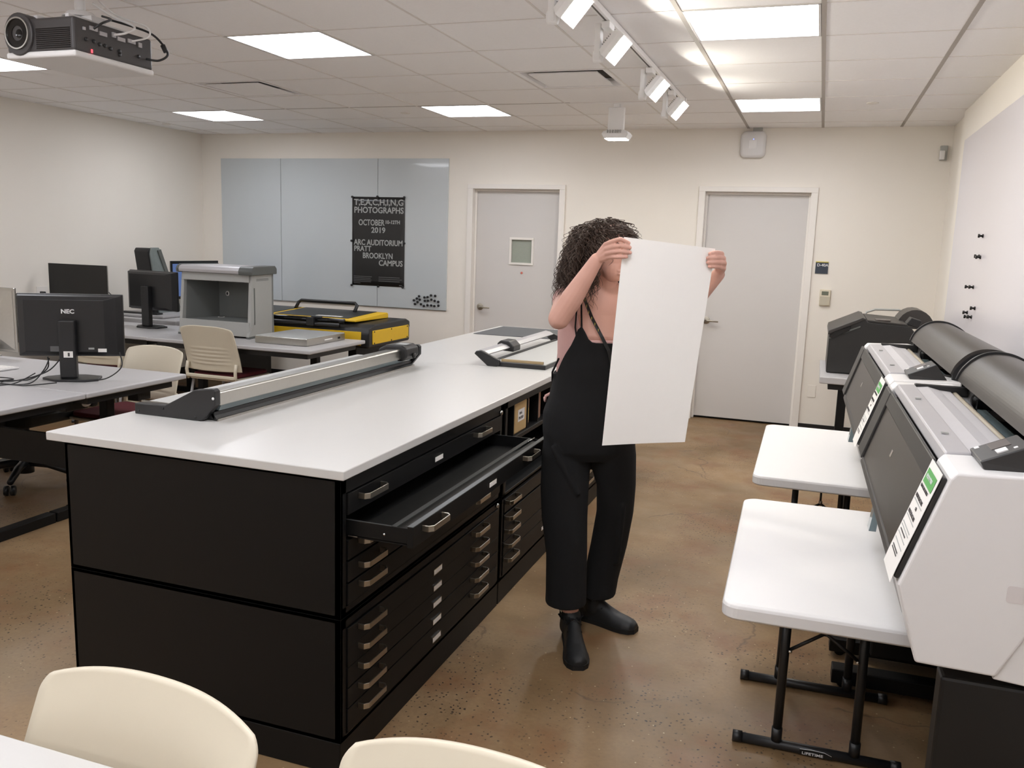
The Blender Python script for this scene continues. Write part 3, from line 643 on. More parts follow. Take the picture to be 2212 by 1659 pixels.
B(-3.87,-3.81,2.0,3.43,.0,.055).build('foot_bar',BLK,t,bevel=.004)
t=desk('grey_desk','grey desk piece under the near monitor, left of the island',-5.3,-3.56,3.438,4.2,.74,((-3.84,3.85,'y'),(-5.0,3.85,'y')),'grey laminate desks')
B(-3.87,-3.81,3.44,3.9,.0,.055).build('foot_bar',BLK,t,bevel=.004); B(-5.2,-3.60,3.455,3.475,.31,.49).build('modesty_panel',BLK2,t,bevel=.003); 
B(-3.80,-3.72,3.45,3.6,.62,.70).build('cable_box',BLKP,t,bevel=.005); B(-3.78,-3.7,3.95,4.05,.60,.70).build('cable_box',BLKP,t,bevel=.005); MB().ell((-3.68,3.35+.2,.655),(.012,.03,.016)).build('white_clip',PLW,t)
desk('grey_desk','long far grey desk carrying the viewing booth',-5.055,-3.53,5.5,6.34,.74,((-3.75,5.92,'y'),(-4.85,5.92,'y')),'grey laminate desks')
desk('grey_desk','far left grey desk carrying the dark monitors',-6.55,-5.06,5.52,6.34,.74,((-5.3,5.95,'y'),(-6.3,5.95,'y')),'grey laminate desks')
desk('grey_desk','grey desk in the left rear corner under the blue screen computer',-6.55,-5.5,6.36,7.95,.775,((-5.8,6.9,'x'),(-5.8,7.7,'x')),'grey laminate desks',edge=.05)
t=desk('grey_desk','grey topped desk under the black printer by the back wall',.06,.9,6.3,7.28,.74,((.22,6.42,'x'),(.72,6.42,'x')),'grey laminate desks',edge=.05)
# white front table
t=thing('front_table','white table corner at the bottom left under the camera','table',(-1.0,.6,0))
B(-2.3,-.05,.2,.99,.715,.74).build('table_top',TOPW,t,bevel=.003)
for x in(-2.2,-.15):
    for y in(.3,.9): B(x-.025,x+.025,y-.025,y+.025,0,.715).build('leg',BLK,t,bevel=.003)

# ================================================================ FOLDING TABLES
def folding(x0,y0,y1,label,rz):
    t=thing('folding_table',label,'folding table',(x0+.305,(y0+y1)/2,0),rz,group='white folding tables')
    hl=(y1-y0)/2; hw=.305; z=.61
    pts=rrect(0,0,hw,hl,.045)
    def rg(s,zz): return [(px*(1-s/hw),py*(1-s/hl),zz) for px,py in pts]
    m=MB().rings([rg(.006,z-.048),rg(.0,z-.042),rg(0,z-.012),rg(.003,z-.004),rg(.012,z)],smooth=False); m.build('table_top',PLW,t,world=False,bevel=.002)
    for sg in(-1,1):
        yl=sg*(hl-.34)
        fr=MB().cyl((-.2,yl,z-.06),(.2,yl,z-.06),.013); fr.build('hinge_bar',BLKP,t,world=False)
        for sx in(-1,1): 
            l=MB().cyl((sx*.115,yl,z-.05),(sx*.118,yl,.035),.0145).cyl((sx*.118,yl,.03),(sx*.118,yl,.075),.017).build('leg',CHAR if False else BLKP,t,world=False)
        f=MB().cyl((-.24,yl,.017),(.24,yl,.017),.016).cyl((-.255,yl,.018),(-.225,yl,.018),.0185).cyl((.225,yl,.018),(.255,yl,.018),.0185); f.build('foot_bar',BLKP,t,world=False)
        br=MB().tube([(-.11,yl,.34),(0,yl+.0,.42)],.006).tube([(.11,yl,.34),(0,yl,.42)],.006).tube([(0,yl,.41),(0,yl-sg*.05,.5),(0,yl-sg*.1,z-.06)],.005); br.build('brace',BLKP,t,world=False)
        MB().ell((-.1,yl-.012,.345),(.006,.004,.006)).ell((.1,yl-.012,.345),(.006,.004,.006)).cyl((-.008,yl,.425),(.008,yl,.425),.009).build('rivets',CHR,t,world=False)
    yl=-(hl-.34)
    lab=B(-.045,.055,yl-.0175,yl-.0155,.008,.026).build('badge',BLK2,t,world=False)
    text('LIFETIME',.0125,(-.038,yl-.0182,.0105),(1,0,0),(0,0,1),LETW,t,name='badge_lettering',world=False,sx=1.35,bold=.0002)
    MB().tube([(-.045,yl-.0175,.026),(-.01,yl-.0165,.0285),(.03,yl-.0170,.0275),(.052,yl-.0178,.020)],.0008,6).build('badge_line',LETW,t,world=False)
    return t
folding(-.197,2.385,3.50,'near white folding table in front of the near printer',R(1.5))
folding(-.212,3.865,5.08,'far white folding table in front of the second printer',R(.5))

# ================================================================ WIDE FORMAT PRINTERS
def plotter(label,loc,rz,panel=True):
    # local: y 0..L along the wall, x 0 = foremost point of the front, facing -x
    t=thing('wide_format_printer',label,'printer',loc,rz,group='silver wide format printers')
    L=1.37; X=lambda x:x-.22
    side=[(X(.273),.70),(X(.221),.875),(X(.300),1.128),(X(.312),1.142),(X(.50),1.150),(X(.56),1.2),(X(.66),1.235),(X(.80),1.16),(X(.855),1.0),(X(.855),.665),(X(.52),.67)]
    for a,b in((0,.19),(L-.09,L)):
        MB().prism(side[:5]+[(X(.62),1.13),(X(.62),1.09),(X(.434),.697)],a,b,'y').build('side_housing',PLW,t,world=False,bevel=.006,seg=3)
        MB().prism([(X(.43),.688),(X(.615),1.08),(X(.615),1.125),(X(.855),1.0),(X(.855),.655)],a+.008,b-.008,'y').build('rear_side_panel',PLW,t,world=False,bevel=.004)
    fr=[(X(.30),.72),(X(.252),.875),(X(.310),1.10),(X(.34),1.10),(X(.36),.72)]
    MB().prism(fr,.19,L-.09,'y').build('front_body',CHARD,t,world=False)
    # big dark front cover (slanted), slightly proud at both ends
    def slab(a,b,u0,u1,off,nm,m,bev=.004,par=t):
        p0=Vector((X(.221),.875)); p1=Vector((X(.300),1.128)); d=p1-p0; n=Vector((-d.y,d.x)).normalized()
        A=p0+d*u0; Bq=p0+d*u1
        return MB().prism([tuple(A),tuple(Bq),tuple(Bq+n*off),tuple(A+n*off)],a,b,'y').build(nm,m,par,world=False,bevel=bev)
    slab(.015,.19,.03,.98,.012,'end_cover',CHARD); slab(L-.17,L-.01,.03,.98,.012,'end_cover',CHARD)
    slab(.19,L-.17,.02,.98,.004,'front_window',mat('smoked_cover',(50,46,43),.32,var=.05)); slab(.19,L-.17,.80,.99,.010,'window_upper_band',CHARD)
    slab(.19,L-.17,-.02,.06,.008,'window_lower_band',CHAR)
    MB().prism([(X(.228),.855),(X(.221),.875),(X(.262),.875),(X(.30),.74),(X(.262),.735)],.19,L-.09,'y').build('grey_lower_strip',mat('mid_grey_strip',(128,124,120),.45),t,world=False,bevel=.003)
    # top tray
    MB().prism([(X(.305),1.12),(X(.315),1.146),(X(.37),1.150),(X(.385),1.118),(X(.37),1.1)],.19,L-.09,'y').build('front_rim',ALUD,t,world=False,bevel=.004)
    MB().prism([(X(.37),1.142),(X(.41),1.147),(X(.45),1.137),(X(.488),1.134),(X(.488),1.05),(X(.37),1.05)],.19,L-.09,'y').build('top_cover',mat('pale_grey_cover',(196,194,196),.38),t,world=False,bevel=.006,seg=3)
    for y in(.4,.95): B(X(.335),X(.352),y,y+.012,1.149,1.153).build('cover_clip',GRYP,t,world=False)
    B(X(.37),X(.54),.17,.195,1.12,1.153).build('tray_end',CHAR,t,world=False,bevel=.003); B(X(.37),X(.54),L-.1,L-.075,1.12,1.153).build('tray_end',CHARD,t,world=False,bevel=.003)
    MB().cyl((X(.498),.2,1.126),(X(.498),L-.1,1.126),.009).build('front_roller_edge',mat('tan_edge',(160,150,132),.5),t,world=False)
    B(X(.49),X(.82),.19,L-.09,1.03,1.045).build('media_bay',BLK2,t,world=False); B(X(.545),X(.57),.22,L-.25,1.09,1.105).build('guide_rail',GLSD,t,world=False)
    MB().cyl((X(.68),.16,1.11),(X(.68),L-.06,1.11),.02).build('spindle',BLKP,t,world=False)
    kn=MB().cyl((X(.58),L-.13,1.11),(X(.58),L-.09,1.11),.03).box(X(.56),X(.62),L-.16,L-.13,1.09,1.12); kn.build('spindle_lock',BLKP,t,world=False)
    # rolled cover arc
    arc=[(.512,1.168),(.527,1.205),(.56,1.243),(.60,1.264),(.645,1.268),(.69,1.258),(.74,1.23),(.79,1.18),(.825,1.11),(.845,1.02)]
    fine=[]
    for i in range(len(arc)-1):
        p0_,p1_,p2_,p3_=[Vector(arc[max(0,min(len(arc)-1,i+k))]) for k in(-1,0,1,2)]
        for k in range(6):
            u=k/6; fine.append(tuple(.5*((2*p1_)+(p2_-p0_)*u+(2*p0_-5*p1_+4*p2_-p3_)*u*u+(3*p1_-p0_-3*p2_+p3_)*u**3)))
    arc=fine+[arc[-1]]
    arc=[(X(a),b) for a,b in arc]; inn=[(a+(X(.66)-a)*.05,1.1+(b-1.1)*.93) for a,b in arc]
    MB().prism(arc+inn[::-1],.10,L-.03,'y').build('roll_cover',mat('roll_cover',(62,58,55),.38,var=.05),t,world=False)
    outr=[(a+(a-X(.66))*.04,b+(b-1.1)*.05) for a,b in arc]
    for a,b in((L-.035,L-.02),): MB().prism(outr+inn[::-1],a,b,'y').build('roll_cover_rim',BLKP,t,world=False)
    for a,b in((L-.08,L-.06),(.095,.115)): MB().prism(inn+[(X(.845),1.0),(X(.515),1.0)],a,b,'y').build('roll_cover_end',BLKP,t,world=False)
    # control panel on the near end block
    cp=MB(); z0=1.150
    vs=[(X(.37),.045,z0-.005),(X(.37),.185,z0-.005),(X(.50),.185,z0-.005),(X(.50),.045,z0-.005),(X(.362),.05,z0+.012),(X(.362),.18,z0+.012),(X(.455),.18,z0+.055),(X(.455),.05,z0+.055)]
    cp.add(vs,[(0,3,2,1),(4,5,6,7),(0,1,5,4),(1,2,6,5),(2,3,7,6),(3,0,4,7)]); c=cp.build('control_panel',CHARD,t,world=False,bevel=.003)
    def onp(u,v,h=0): # u 0..1 along x-slope, v 0..1 along y
        return Vector((X(.362)+.093*u,.05+.13*v,z0+.012+.043*u))+Vector((-.42,0,.907))*h
    def patch(u0,u1,v0,v1,nm,m,par=c,h=.0015):
        a=[onp(u0,v0,h),onp(u1,v0,h),onp(u1,v1,h),onp(u0,v1,h)]; b=[onp(u0,v0,-.001),onp(u1,v0,-.001),onp(u1,v1,-.001),onp(u0,v1,-.001)]
        MB().rings([[tuple(q) for q in b],[tuple(q) for q in a]],smooth=False).build(nm,m,par,world=False,bevel=.0006)
    patch(.34,.74,.46,.90,'display',SCRD); patch(.38,.6,.14,.36,'direction_buttons',PLW,h=.003); patch(.72,.8,.16,.24,'button',PLW); patch(.08,.18,.84,.96,'power_button',PLW)
    # front sheet with the green block hanging over the end cover
    p0=Vector((X(.221),.875)); p1=Vector((X(.300),1.128)); d=p1-p0; n=Vector((-d.y,d.x)).normalized()
    def S(u,y,h): q=p0+d*u+n*h; return (q.x,y,q.y)
    sh=MB(); ring_=[]
    us=[-.02,.1,.3,.5,.7,.9,1.0]; hs=[.014,.015,.015,.0145,.0145,.014,.014]
    ring_=[[S(u,.012,h),S(u,.165,h),S(u,.165,h+.0008),S(u,.012,h+.0008)] for u,h in zip(us,hs)]
    sh.rings(ring_,smooth=False); s=sh.build('instruction_sheet',PAPER,t,world=False)
    def ink(u0,u1,y0,y1,m,nm='printed_line',h=.0009):
        f=lambda u: h+.0008+ (lambda: next((hs[i]+(hs[i+1]-hs[i])*(u-us[i])/(us[i+1]-us[i]) for i in range(len(us)-1) if us[i]<=u<=us[i+1]),.014))()
        MB().rings([[S(u0,y0,f(u0)),S(u0,y1,f(u0)),S(u1,y1,f(u1)),S(u1,y0,f(u1))],[S(u0,y0,f(u0)+.0004),S(u0,y1,f(u0)+.0004),S(u1,y1,f(u1)+.0004),S(u1,y0,f(u1)+.0004)]],smooth=False).build(nm,m,s,world=False)
    ink(.80,.93,.03,.15,GREEN,'green_block')
    xd=Vector((0,-1,0)); yd=Vector((d.x,0,d.y)).normalized()
    def tx(st,u,y,size,m,sx=1):
        text(st,size*.85,Vector(S(u,y,.0166)),xd,yd,m,s,world=False,sx=sx*1.1,bold=0)
    tx('EPSON P7000',.852,.137,.016,LETW,.9); tx('CHANGE INK SETTINGS',.755,.15,.012,INK,.85); tx('PHOTO BLACK INK',.655,.15,.015,INK,.8); tx('OR',.575,.095,.013,INK); tx('MATTE BLACK INK',.50,.15,.015,INK,.8)
    for u in(.63,.475,.40,.37,.30,.24): ink(u,u+.008,.035,.15,LETT)
    for u in(.335,.18,.155): ink(u,u+.012,.06,.14,INK)
    MB().box(X(.229),X(.23),L-.03,L-.02,.9,.93).build('maker_mark',LETW,t,world=False)
    mk=MB(); q0=S(.52,.72,.0048); mk.rings([[S(.5,.72,.003),S(.5,.745,.003),S(.58,.745,.003),S(.58,.72,.003)],[S(.5,.72,.0052),S(.5,.745,.0052),S(.58,.745,.0052),S(.58,.72,.0052)]],smooth=False); mk.build('maker_badge',CHR,t,world=False)
    rc=MB(); rp=rrect(X(.452),.89,.018,.019,.006); rc.rings([[(a,-.001,b) for a,b in rp],[(a,.001,b) for a,b in rp]],smooth=False); rc.build('panel_cap',mat('pink_grey_cap',(214,208,206),.45),t,world=False)
    # stand
    for y in(.12,L-.12):
        st=MB().box(X(.55),X(.67),y-.03,y+.03,.06,.68).box(X(.19),X(.86),y-.035,y+.035,.02,.075); st.build('stand_leg',BLK,t,world=False,bevel=.004)
        for x in(.23,.82): MB().cyl((X(x),y-.015,.02),(X(x),y+.015,.02),.02).build('caster',BLKP,t,world=False)
    B(X(.58),X(.64),.12,L-.12,.2,.3).build('cross_beam',BLK,t,world=False); B(X(.335),X(.85),.03,.10,.05,.665).build('stand_end_panel',BLK2,t,world=False,bevel=.008); B(X(.62),X(.85),.10,L-.02,.12,.62).build('basket_cloth',BLK2,t,world=False,bevel=.01)
    MB().prism([(X(.24),.70),(X(.262),.86),(X(.275),.86),(X(.262),.70)],L-.42,L-.36,'y').build('media_support',GLSD,t,world=False)
    return t
plotter('near silver wide format printer with slanted dark front at the right edge',(.221,2.0,0),R(1.1))
plotter('second silver wide format printer, behind the near one',(.195,3.40,0),R(1.1))
# black printer
t=thing('black_printer','black photo printer on the grey desk against the back wall','printer',(.45,6.9,.74))
bp=[(.1,.745),(.1,1.03),(.115,1.045),(.30,1.135),(.33,1.145),(.35,1.118),(.62,1.105),(.72,.99),(.80,.90),(.82,.745)]
MB().prism(bp,6.52,7.26,'y').build('body',CHARD,t,bevel=.006)
MB().prism([(.09,1.015),(.095,1.045),(.31,1.148),(.33,1.14),(.3,1.12),(.11,1.025)],6.51,7.26,'y').build('top_cover',CHAR,t,bevel=.003)
MB().prism([(.34,1.12),(.345,1.132),(.60,1.118),(.61,1.106)],6.53,7.24,'y').build('top_lid',CHAR,t,bevel=.002)
MB().prism([(.102,1.0),(.13,1.035),(.24,1.085),(.23,1.05),(.12,.99)],6.507,6.512,'y').build('slot',BLKG,t); MB().prism([(.1,.985),(.1,.999),(.3,1.09),(.3,1.08)],6.508,6.514,'y').build('trim_line',GRYC,t)
B(.40,.50,6.6,6.72,1.128,1.134).build('display',SCRD,t)
MB().prism([(.60,1.115),(.63,1.16),(.70,1.14),(.68,1.09)],6.6,6.75,'y').build('tilting_panel',BLKP,t,bevel=.004)
MB().tube([(.36,7.26,1.10),(.37,7.28,1.14),(.43,7.285,1.165),(.6,7.285,1.17),(.67,7.28,1.15),(.7,7.26,1.10)],.008).build('rear_handle',GRYP,t)
MB().prism([(.56+.16*(1-math.cos(a))/2*1.6,1.06+.14*math.sin(a)) for a in [PI*k/12 for k in range(13)]],6.9,7.25,'y').build('roll_cover',mat('roll_cover',(84,79,76),.3),t)

# ================================================================ THINGS ON THE DESKS
def stand_monitor(label,loc,rz,w_,zb,zt,brand=False):
    # local: screen faces +y, back towards -y, centre x=0, loc at desk top
    t=thing('monitor',label,'monitor',loc,rz)
    a=w_/2; z0=zb-loc[2]; z1=zt-loc[2]
    B(-a,a,.02,.045,z0,z1).build('bezel',BLKP,t,world=False,bevel=.004)
    bk=MB().rings([[(-a+.004,.022,z0+.004),(a-.004,.022,z0+.004),(a-.004,.022,z1-.004),(-a+.004,.022,z1-.004)],[(-a+.012,-.01,z0+.01),(a-.03,-.01,z0+.01),(a-.03,-.01,z1-.012),(-a+.012,-.01,z1-.012)],[(-a+.05,-.03,z0+.03),(a-.09,-.03,z0+.03),(a-.09,-.03,z1-.03),(-a+.05,-.03,z1-.03)]],smooth=False)
    bk.build('back_shell',BLKP,t,world=False,bevel=.003)
    B(-a+.015,a-.015,.044,.047,z0+.02,z1-.015).build('screen',BLKG,t,world=False)
    B(-.055,.055,-.012,-.006,z1-.045,z1-.012).build('carry_handle',BLK2,t,world=False,bevel=.002)
    B(-.044,.044,-.08,-.03,.012,z0+.215).build('stand_column',BLKP,t,world=False,bevel=.01,seg=3)
    MB().prism([(-.14,.02),(-.15,-.03),(-.06,-.12),(.1,-.13),(.16,-.09),(.15,.03),(.05,.08),(-.06,.08)],0,.013,'z').build('stand_base',BLKP,t,world=False,bevel=.003)
    if brand:
        text('NEC',.032,(-.035,-.0345,z1-.105),(1,0,0),(0,0,1),LETW,t,name='brand_lettering',world=False,sx=1.1,bold=.0012)
        B(-.018,.03,-.083,-.0795,z0+.005,z0+.04).build('sticker',PAPER,t,world=False); B(.004,.014,-.0835,-.083,z0+.012,z0+.032).build('sticker_print',INK,t,world=False)
        B(-.10,-.04,-.0325,-.03,z0+.032,z0+.062).build('rating_label',LETD,t,world=False); B(.15,.195,-.0315,-.029,z0+.03,z0+.05).build('asset_label',PAPER,t,world=False); B(.10,.13,-.0325,-.03,z0+.045,z0+.055).build('rating_label',LETT,t,world=False)
    return t
stand_monitor('black monitor back with white brand lettering on the near grey desk',(-3.975,3.745,.74),R(31),.556,.868,1.222,True)
stand_monitor('black monitor seen from behind on the far left desk, left of the booth',(-5.545,6.12,.74),R(-6),.57,.89,1.235)
def imac(label,loc,rz,zt,zb,screen,foot=True):
    t=thing('all_in_one_computer',label,'computer',loc,rz,group='all in one computers')
    a=.325; z1=zt-loc[2]; zs=zb-loc[2]
    B(-a,a,-.006,.006,zs-.065 if True else zs,z1).build('aluminium_case',ALU,t,world=False,bevel=.005)
    MB().rings([[(-a+.01,.006,zs-.055),(a-.01,.006,zs-.055),(a-.01,.006,z1-.01),(-a+.01,.006,z1-.01)],[(-a+.12,.04,zs+.03),(a-.12,.04,zs+.03),(a-.12,.04,z1-.12),(-a+.12,.04,z1-.12)]],smooth=False).build('back_bulge',ALU,t,world=False,bevel=.01)
    g=B(-a+.001,a-.001,-.0085,-.006,zs,z1-.001).build('front_glass',BLKG,t,world=False,bevel=.001)
    if screen: B(-a+.028,a-.028,-.0095,-.0085,zs+.028,z1-.03).build('lit_screen',BLUES,t,world=False)
    MB().prism([(.02,zs-.02),(.045,zs+.1),(.06,zs+.1),(.11,.012),(.13,.0),(-.07,.0),(-.07,.01),(.085,.012)],-.1,.1,'x').build('foot',ALU,t,world=False,bevel=.003)
    return t
imac('black glass screen of a computer against the left wall, behind the near monitor',(-6.14,5.90,.74),R(1),1.272,.95,False)
imac('computer with blue lit screen in the left rear corner',(-6.19,7.47,.775),R(83),1.285,.895,True)
imac('silver back of a computer cut by the left photo edge',(-5.14,4.12,.74),R(180),1.2,.85,False)
t=thing('keyboard','white keyboard on the near grey desk at the left edge','keyboard',(-4.75,3.78,.74))
B(-4.98,-4.5,3.72,3.85,.742,.752).build('base',PLW,t,bevel=.003)
k=MB(); [k.box(-4.97+.0305*i,-4.945+.0305*i,3.73+.022*j,3.748+.022*j,.752,.755) for i in range(15) for j in range(5)]; k.build('keys',PAPER,t)
t=thing('desk_cables','tangle of thin black cables lying on the near grey desk','cables',(-4.2,3.4,.74))
cz=.745
for pts in ([(-4.06,3.66,.87),(-4.07,3.66,.80),(-4.12,3.58,cz),(-4.2,3.5,cz),(-4.12,3.42,cz),(-4.02,3.5,cz),(-4.05,3.62,.80),(-4.06,3.67,.86)],
            [(-3.98,3.68,.87),(-4.0,3.6,.80),(-4.1,3.5,cz+.01),(-4.25,3.45,cz),(-4.4,3.42,cz),(-4.6,3.4,cz)],
            [(-4.6,3.5,cz+.005),(-4.4,3.48,cz+.01),(-4.25,3.52,cz+.01),(-4.15,3.5,cz+.01),(-4.3,3.38,cz),(-4.5,3.3,cz)],
            [(-4.35,3.3,cz),(-4.2,3.27,cz),(-4.12,3.33,cz),(-4.08,3.45,cz),(-4.0,3.52,.80)],
            [(-4.4,3.35,cz),(-4.25,3.37,cz),(-4.1,3.42,cz),(-3.98,3.44,cz),(-3.85,3.52,cz+.014)],
            [(-3.72,3.84,.90),(-3.70,3.83,.82),(-3.72,3.74,.765),(-3.78,3.66,.757),(-3.86,3.6,.757)]):
    MB().tube(curve(pts),.0035,6).build('cable',BLKP,t)
for p in ([(-4.36,3.22,.755),(-4.24,3.16,.757),(-4.16,3.15,.755)],[(-4.34,3.28,.765),(-4.25,3.2,.760),(-4.15,3.19,.755)]): MB().tube(p,.012,8).build('cable_clamp',BLKP,t)
# covered machine
t=thing('covered_machine','tall wedge shaped machine under a clear dust cover in the left rear','machine',(-6.0,6.75,.775))
B(-6.4,-5.72,6.45,7.05,.776,.80).build('base_tray',ALUD,t,bevel=.01)
MB().prism([(6.70,.80),(6.60,1.39),(6.62,1.42),(6.70,1.42),(6.97,.80)],-6.17,-6.005,'x').build('body',BLKP,t,bevel=.008)
MB().prism([(6.71,.80),(6.615,1.36),(6.63,1.425),(6.73,1.425),(7.0,.80)],-6.004,-5.985,'x').build('dust_cover',PLASTC,t,bevel=.004)
MB().prism([(6.70,1.40),(6.97,.80),(7.01,.80),(6.745,1.41)],-6.0,-5.975,'x').build('cover_edge',GRYC,t,bevel=.003)
B(-6.3,-5.85,6.52,6.6,.80,.815).build('front_shelf',BLKP,t,bevel=.003)
# viewing booth
t=thing('viewing_booth','grey colour viewing booth with open front on the far desk','viewing booth',(-4.67,6.05,.74))
x0,x1=-5.03,-4.32
def booth_side(xa,xb,nm):
    MB().prism([(5.84,.755),(5.86,.80),(5.90,1.25),(5.90,1.262),(6.28,1.262),(6.30,.755)],xa,xb,'x').build(nm,GRYP,t,bevel=.004)
booth_side(x0,x0+.03,'side_panel'); booth_side(x1-.03,x1,'side_panel')
B(x0,x1,6.26,6.29,.755,1.26).build('back_panel',GRYD,t); B(x0+.03,x1-.03,5.87,6.26,.86,.868).build('viewing_floor',GRYD,t)
for xx in (x0+.03,x1-.034): MB().prism([(5.9,.86),(5.92,1.2),(6.26,1.2),(6.26,.86)],xx,xx+.004,'x').build('inner_side',GRYD,t)
B(x0+.01,x1-.01,5.855,5.875,.755,.872).build('control_fascia',GRYP,t,bevel=.003); B(x0+.02,x1-.02,5.885,5.905,1.195,1.26).build('upper_fascia',GRYP,t,bevel=.003)
B(x0+.03,x1-.03,5.9,6.26,1.20,1.21).build('light_diffuser',GRYP,t)
MB().prism([(5.86,1.262),(5.855,1.285),(5.865,1.308),(5.89,1.318),(6.28,1.318),(6.30,1.30),(6.30,1.262)],x0+.012,x1-.10,'x').build('top_hood',ALUD,t,bevel=.003)
for a,b in((x0-.008,x0+.012),(x1-.10,x1+.035)): MB().prism([(5.85,1.255),(5.845,1.285),(5.86,1.312),(5.885,1.324),(6.28,1.324),(6.31,1.30),(6.31,1.255)],a,b,'x').build('hood_end_cap',GRYC,t,bevel=.006)
for x in(x0,x1-.03): B(x,x+.035,5.845,6.29,.74,.757).build('foot',GRYC,t)
B(-4.99,-4.93,5.852,5.856,.79,.805).build('maker_plate',GRYC,t); B(-4.78,-4.73,5.85,5.856,.80,.812).build('switch',RED,t); B(-4.80,-4.79,5.85,5.856,.80,.812).build('button',BLKP,t)
for x,z in((-4.885,1.067),):
    MB().cyl((x,6.26,z),(x,6.256,z),.022,n=24).build('calibration_disc',PAPER,t); o=MB(); o.prism([(x-.011,z),(x,z-.017),(x+.011,z),(x,z+.017)],6.253,6.257,'y'); o.build('disc_diamond',BLK2,t)
MB().cyl((-4.875,6.17,.868),(-4.875,6.17,.871),.03,n=24).build('floor_disc',PAPER,t); MB().prism([(-4.89,6.17),(-4.875,6.14),(-4.86,6.17),(-4.875,6.2)],.871,.8725,'z').build('disc_diamond',BLK2,t)
v=MB(); [v.box(x1,x1+.001,5.98+.0,6.2,1.205+.007*k,1.208+.007*k) for k in range(3)]; v.build('side_vent',GRYC,t); B(x1,x1+.0008,5.93,5.95,.85,1.15).build('side_groove',GRYC,t)
for ch in t.children:
    oy=t.location.y; ox=t.location.x
    if ch.type=='MESH':
        for v in ch.data.vertices:
            yy=v.co.y+oy; xc=-4.675-ox; f=1-.22*max(0,min(1,(yy-5.86)/.44)); v.co.x=xc+(v.co.x-xc)*f
# light table
t=thing('light_table','flat steel light table box on the far desk beside the booth','light table',(-3.95,6.0,.74))
B(-4.16,-3.685,5.70,6.27,.742,.797).build('steel_case',ALU,t,bevel=.003); B(-4.155,-3.69,5.705,6.265,.797,.801).build('glass_top',mat('pale_glass',(205,207,205),.15),t,bevel=.001)
B(-3.685,-3.683,5.95,6.07,.765,.775).build('brand_strip',PAPER,t); B(-3.685,-3.68,6.16,6.185,.76,.775).build('switch',BLK2,t)
# task lamp foot on laminator front
t=thing('laminator','long yellow and black laminating machine along the back wall','laminator',(-4.6,6.8,.60))
B(-5.2,-3.53,6.39,7.17,.66,.80).build('body',BLKP,t,bevel=.02,seg=4)
MB().prism([(6.39,.78),(6.41,.83),(6.5,.855),(7.1,.865),(7.17,.84),(7.17,.78)],-5.2,-3.53,'x').build('top_shell',BLKP,t,bevel=.012,seg=3)
B(-5.15,-3.60,6.383,6.392,.685,.80).build('front_panel',YEL,t,bevel=.002); B(-3.535,-3.523,6.455,7.13,.69,.808).build('end_panel',YEL,t,bevel=.004)
sc=MB(); [sc.cyl((-3.523,y,z),(-3.520,y,z),.007,n=12) for y in(6.48,6.79,7.1) for z in(.70,.798)]; sc.build('screws',BLK2,t)
MB().prism([(6.47,.87),(6.47,.885),(6.49,.89),(7.05,.915),(7.07,.90),(7.07,.865)],-5.1,-3.70,'x').build('lid_rim',YEL,t,bevel=.006)
for a,b in((-5.08,-4.60),(-4.55,-3.80)): MB().prism([(6.52,.892),(6.52,.8945),(7.03,.9175),(7.03,.913)],a,b,'x').build('lid_panel',BLKP,t)
MB().cyl((-5.15,6.42,.875),(-3.78,6.42,.875),.022).build('feed_roller',BLKG,t); MB().cyl((-5.15,6.37,.845),(-3.8,6.37,.845),.016).build('feed_roller',BLKP,t)
MB().box(-4.1,-4.03,6.33,6.44,.83,.90).box(-4.07,-3.98,6.36,6.40,.89,.91).build('clamp_bracket',BLKP,t,bevel=.004); B(-4.15,-3.9,6.56,6.66,.8955,.8985).build('white_label',PAPER,t)
MB().tube([(-4.60,6.93,.91),(-4.60,6.98,.965),(-4.575,6.99,.985),(-4.0,6.99,.985),(-3.975,6.98,.965),(-3.975,6.93,.91)],.016,12).build('lift_handle',BLKP,t)
for x in(-5.0,-3.75):
    B(x-.04,x+.04,6.5,7.05,.0,.66).build('stand_leg',BLK,t,bevel=.006)
# office chair under the near desk
t=thing('office_chair','black swivel chair pushed under the near grey desk at the left','chair',(-4.45,3.35,0))
MB().prism([(-4.75,3.1),(-4.7,3.05),(-4.2,3.02),(-4.12,3.1),(-4.12,3.5),(-4.2,3.6),(-4.7,3.6),(-4.78,3.5)],.42,.50,'z').build('seat',BLK2,t,bevel=.02,seg=3)
B(-4.7,-4.15,3.60,3.66,.46,.655).build('backrest',BLK2,t,bevel=.02,seg=3)
MB().cyl((-4.45,3.35,.12),(-4.45,3.35,.42),.03).cyl((-4.45,3.35,.06),(-4.45,3.35,.14),.045).build('gas_column',BLKP,t)
for k in range(5):
    a=R(72*k-58); d=Vector((math.cos(a),math.sin(a),0)); c=Vector((-4.45,3.35,0))
    l=MB().tube([c+Vector((0,0,.13)),c+d*.15+Vector((0,0,.12)),c+d*.3+Vector((0,0,.075))],[.028,.024,.018],10).build('base_leg',BLKP,t)
    s=Vector((-d.y,d.x,0)); p_=c+d*.31; m=MB().cyl(p_-s*.028+Vector((0,0,.03)),p_-s*.008+Vector((0,0,.03)),.03,n=20).cyl(p_+s*.008+Vector((0,0,.03)),p_+s*.028+Vector((0,0,.03)),.03,n=20); m.build('caster',BLKP,l)
for x in(-4.73,-4.16): MB().tube([(x,3.3,.44),(x+(.03 if x>-4.4 else -.03),3.3,.55),(x+(.03 if x>-4.4 else -.03),3.3,.64)],.016).box(x-.02,x+.04,3.2,3.4,.63,.652).build('armrest',BLKP,t,bevel=.004)
t.location=(-4.61,3.95,0)

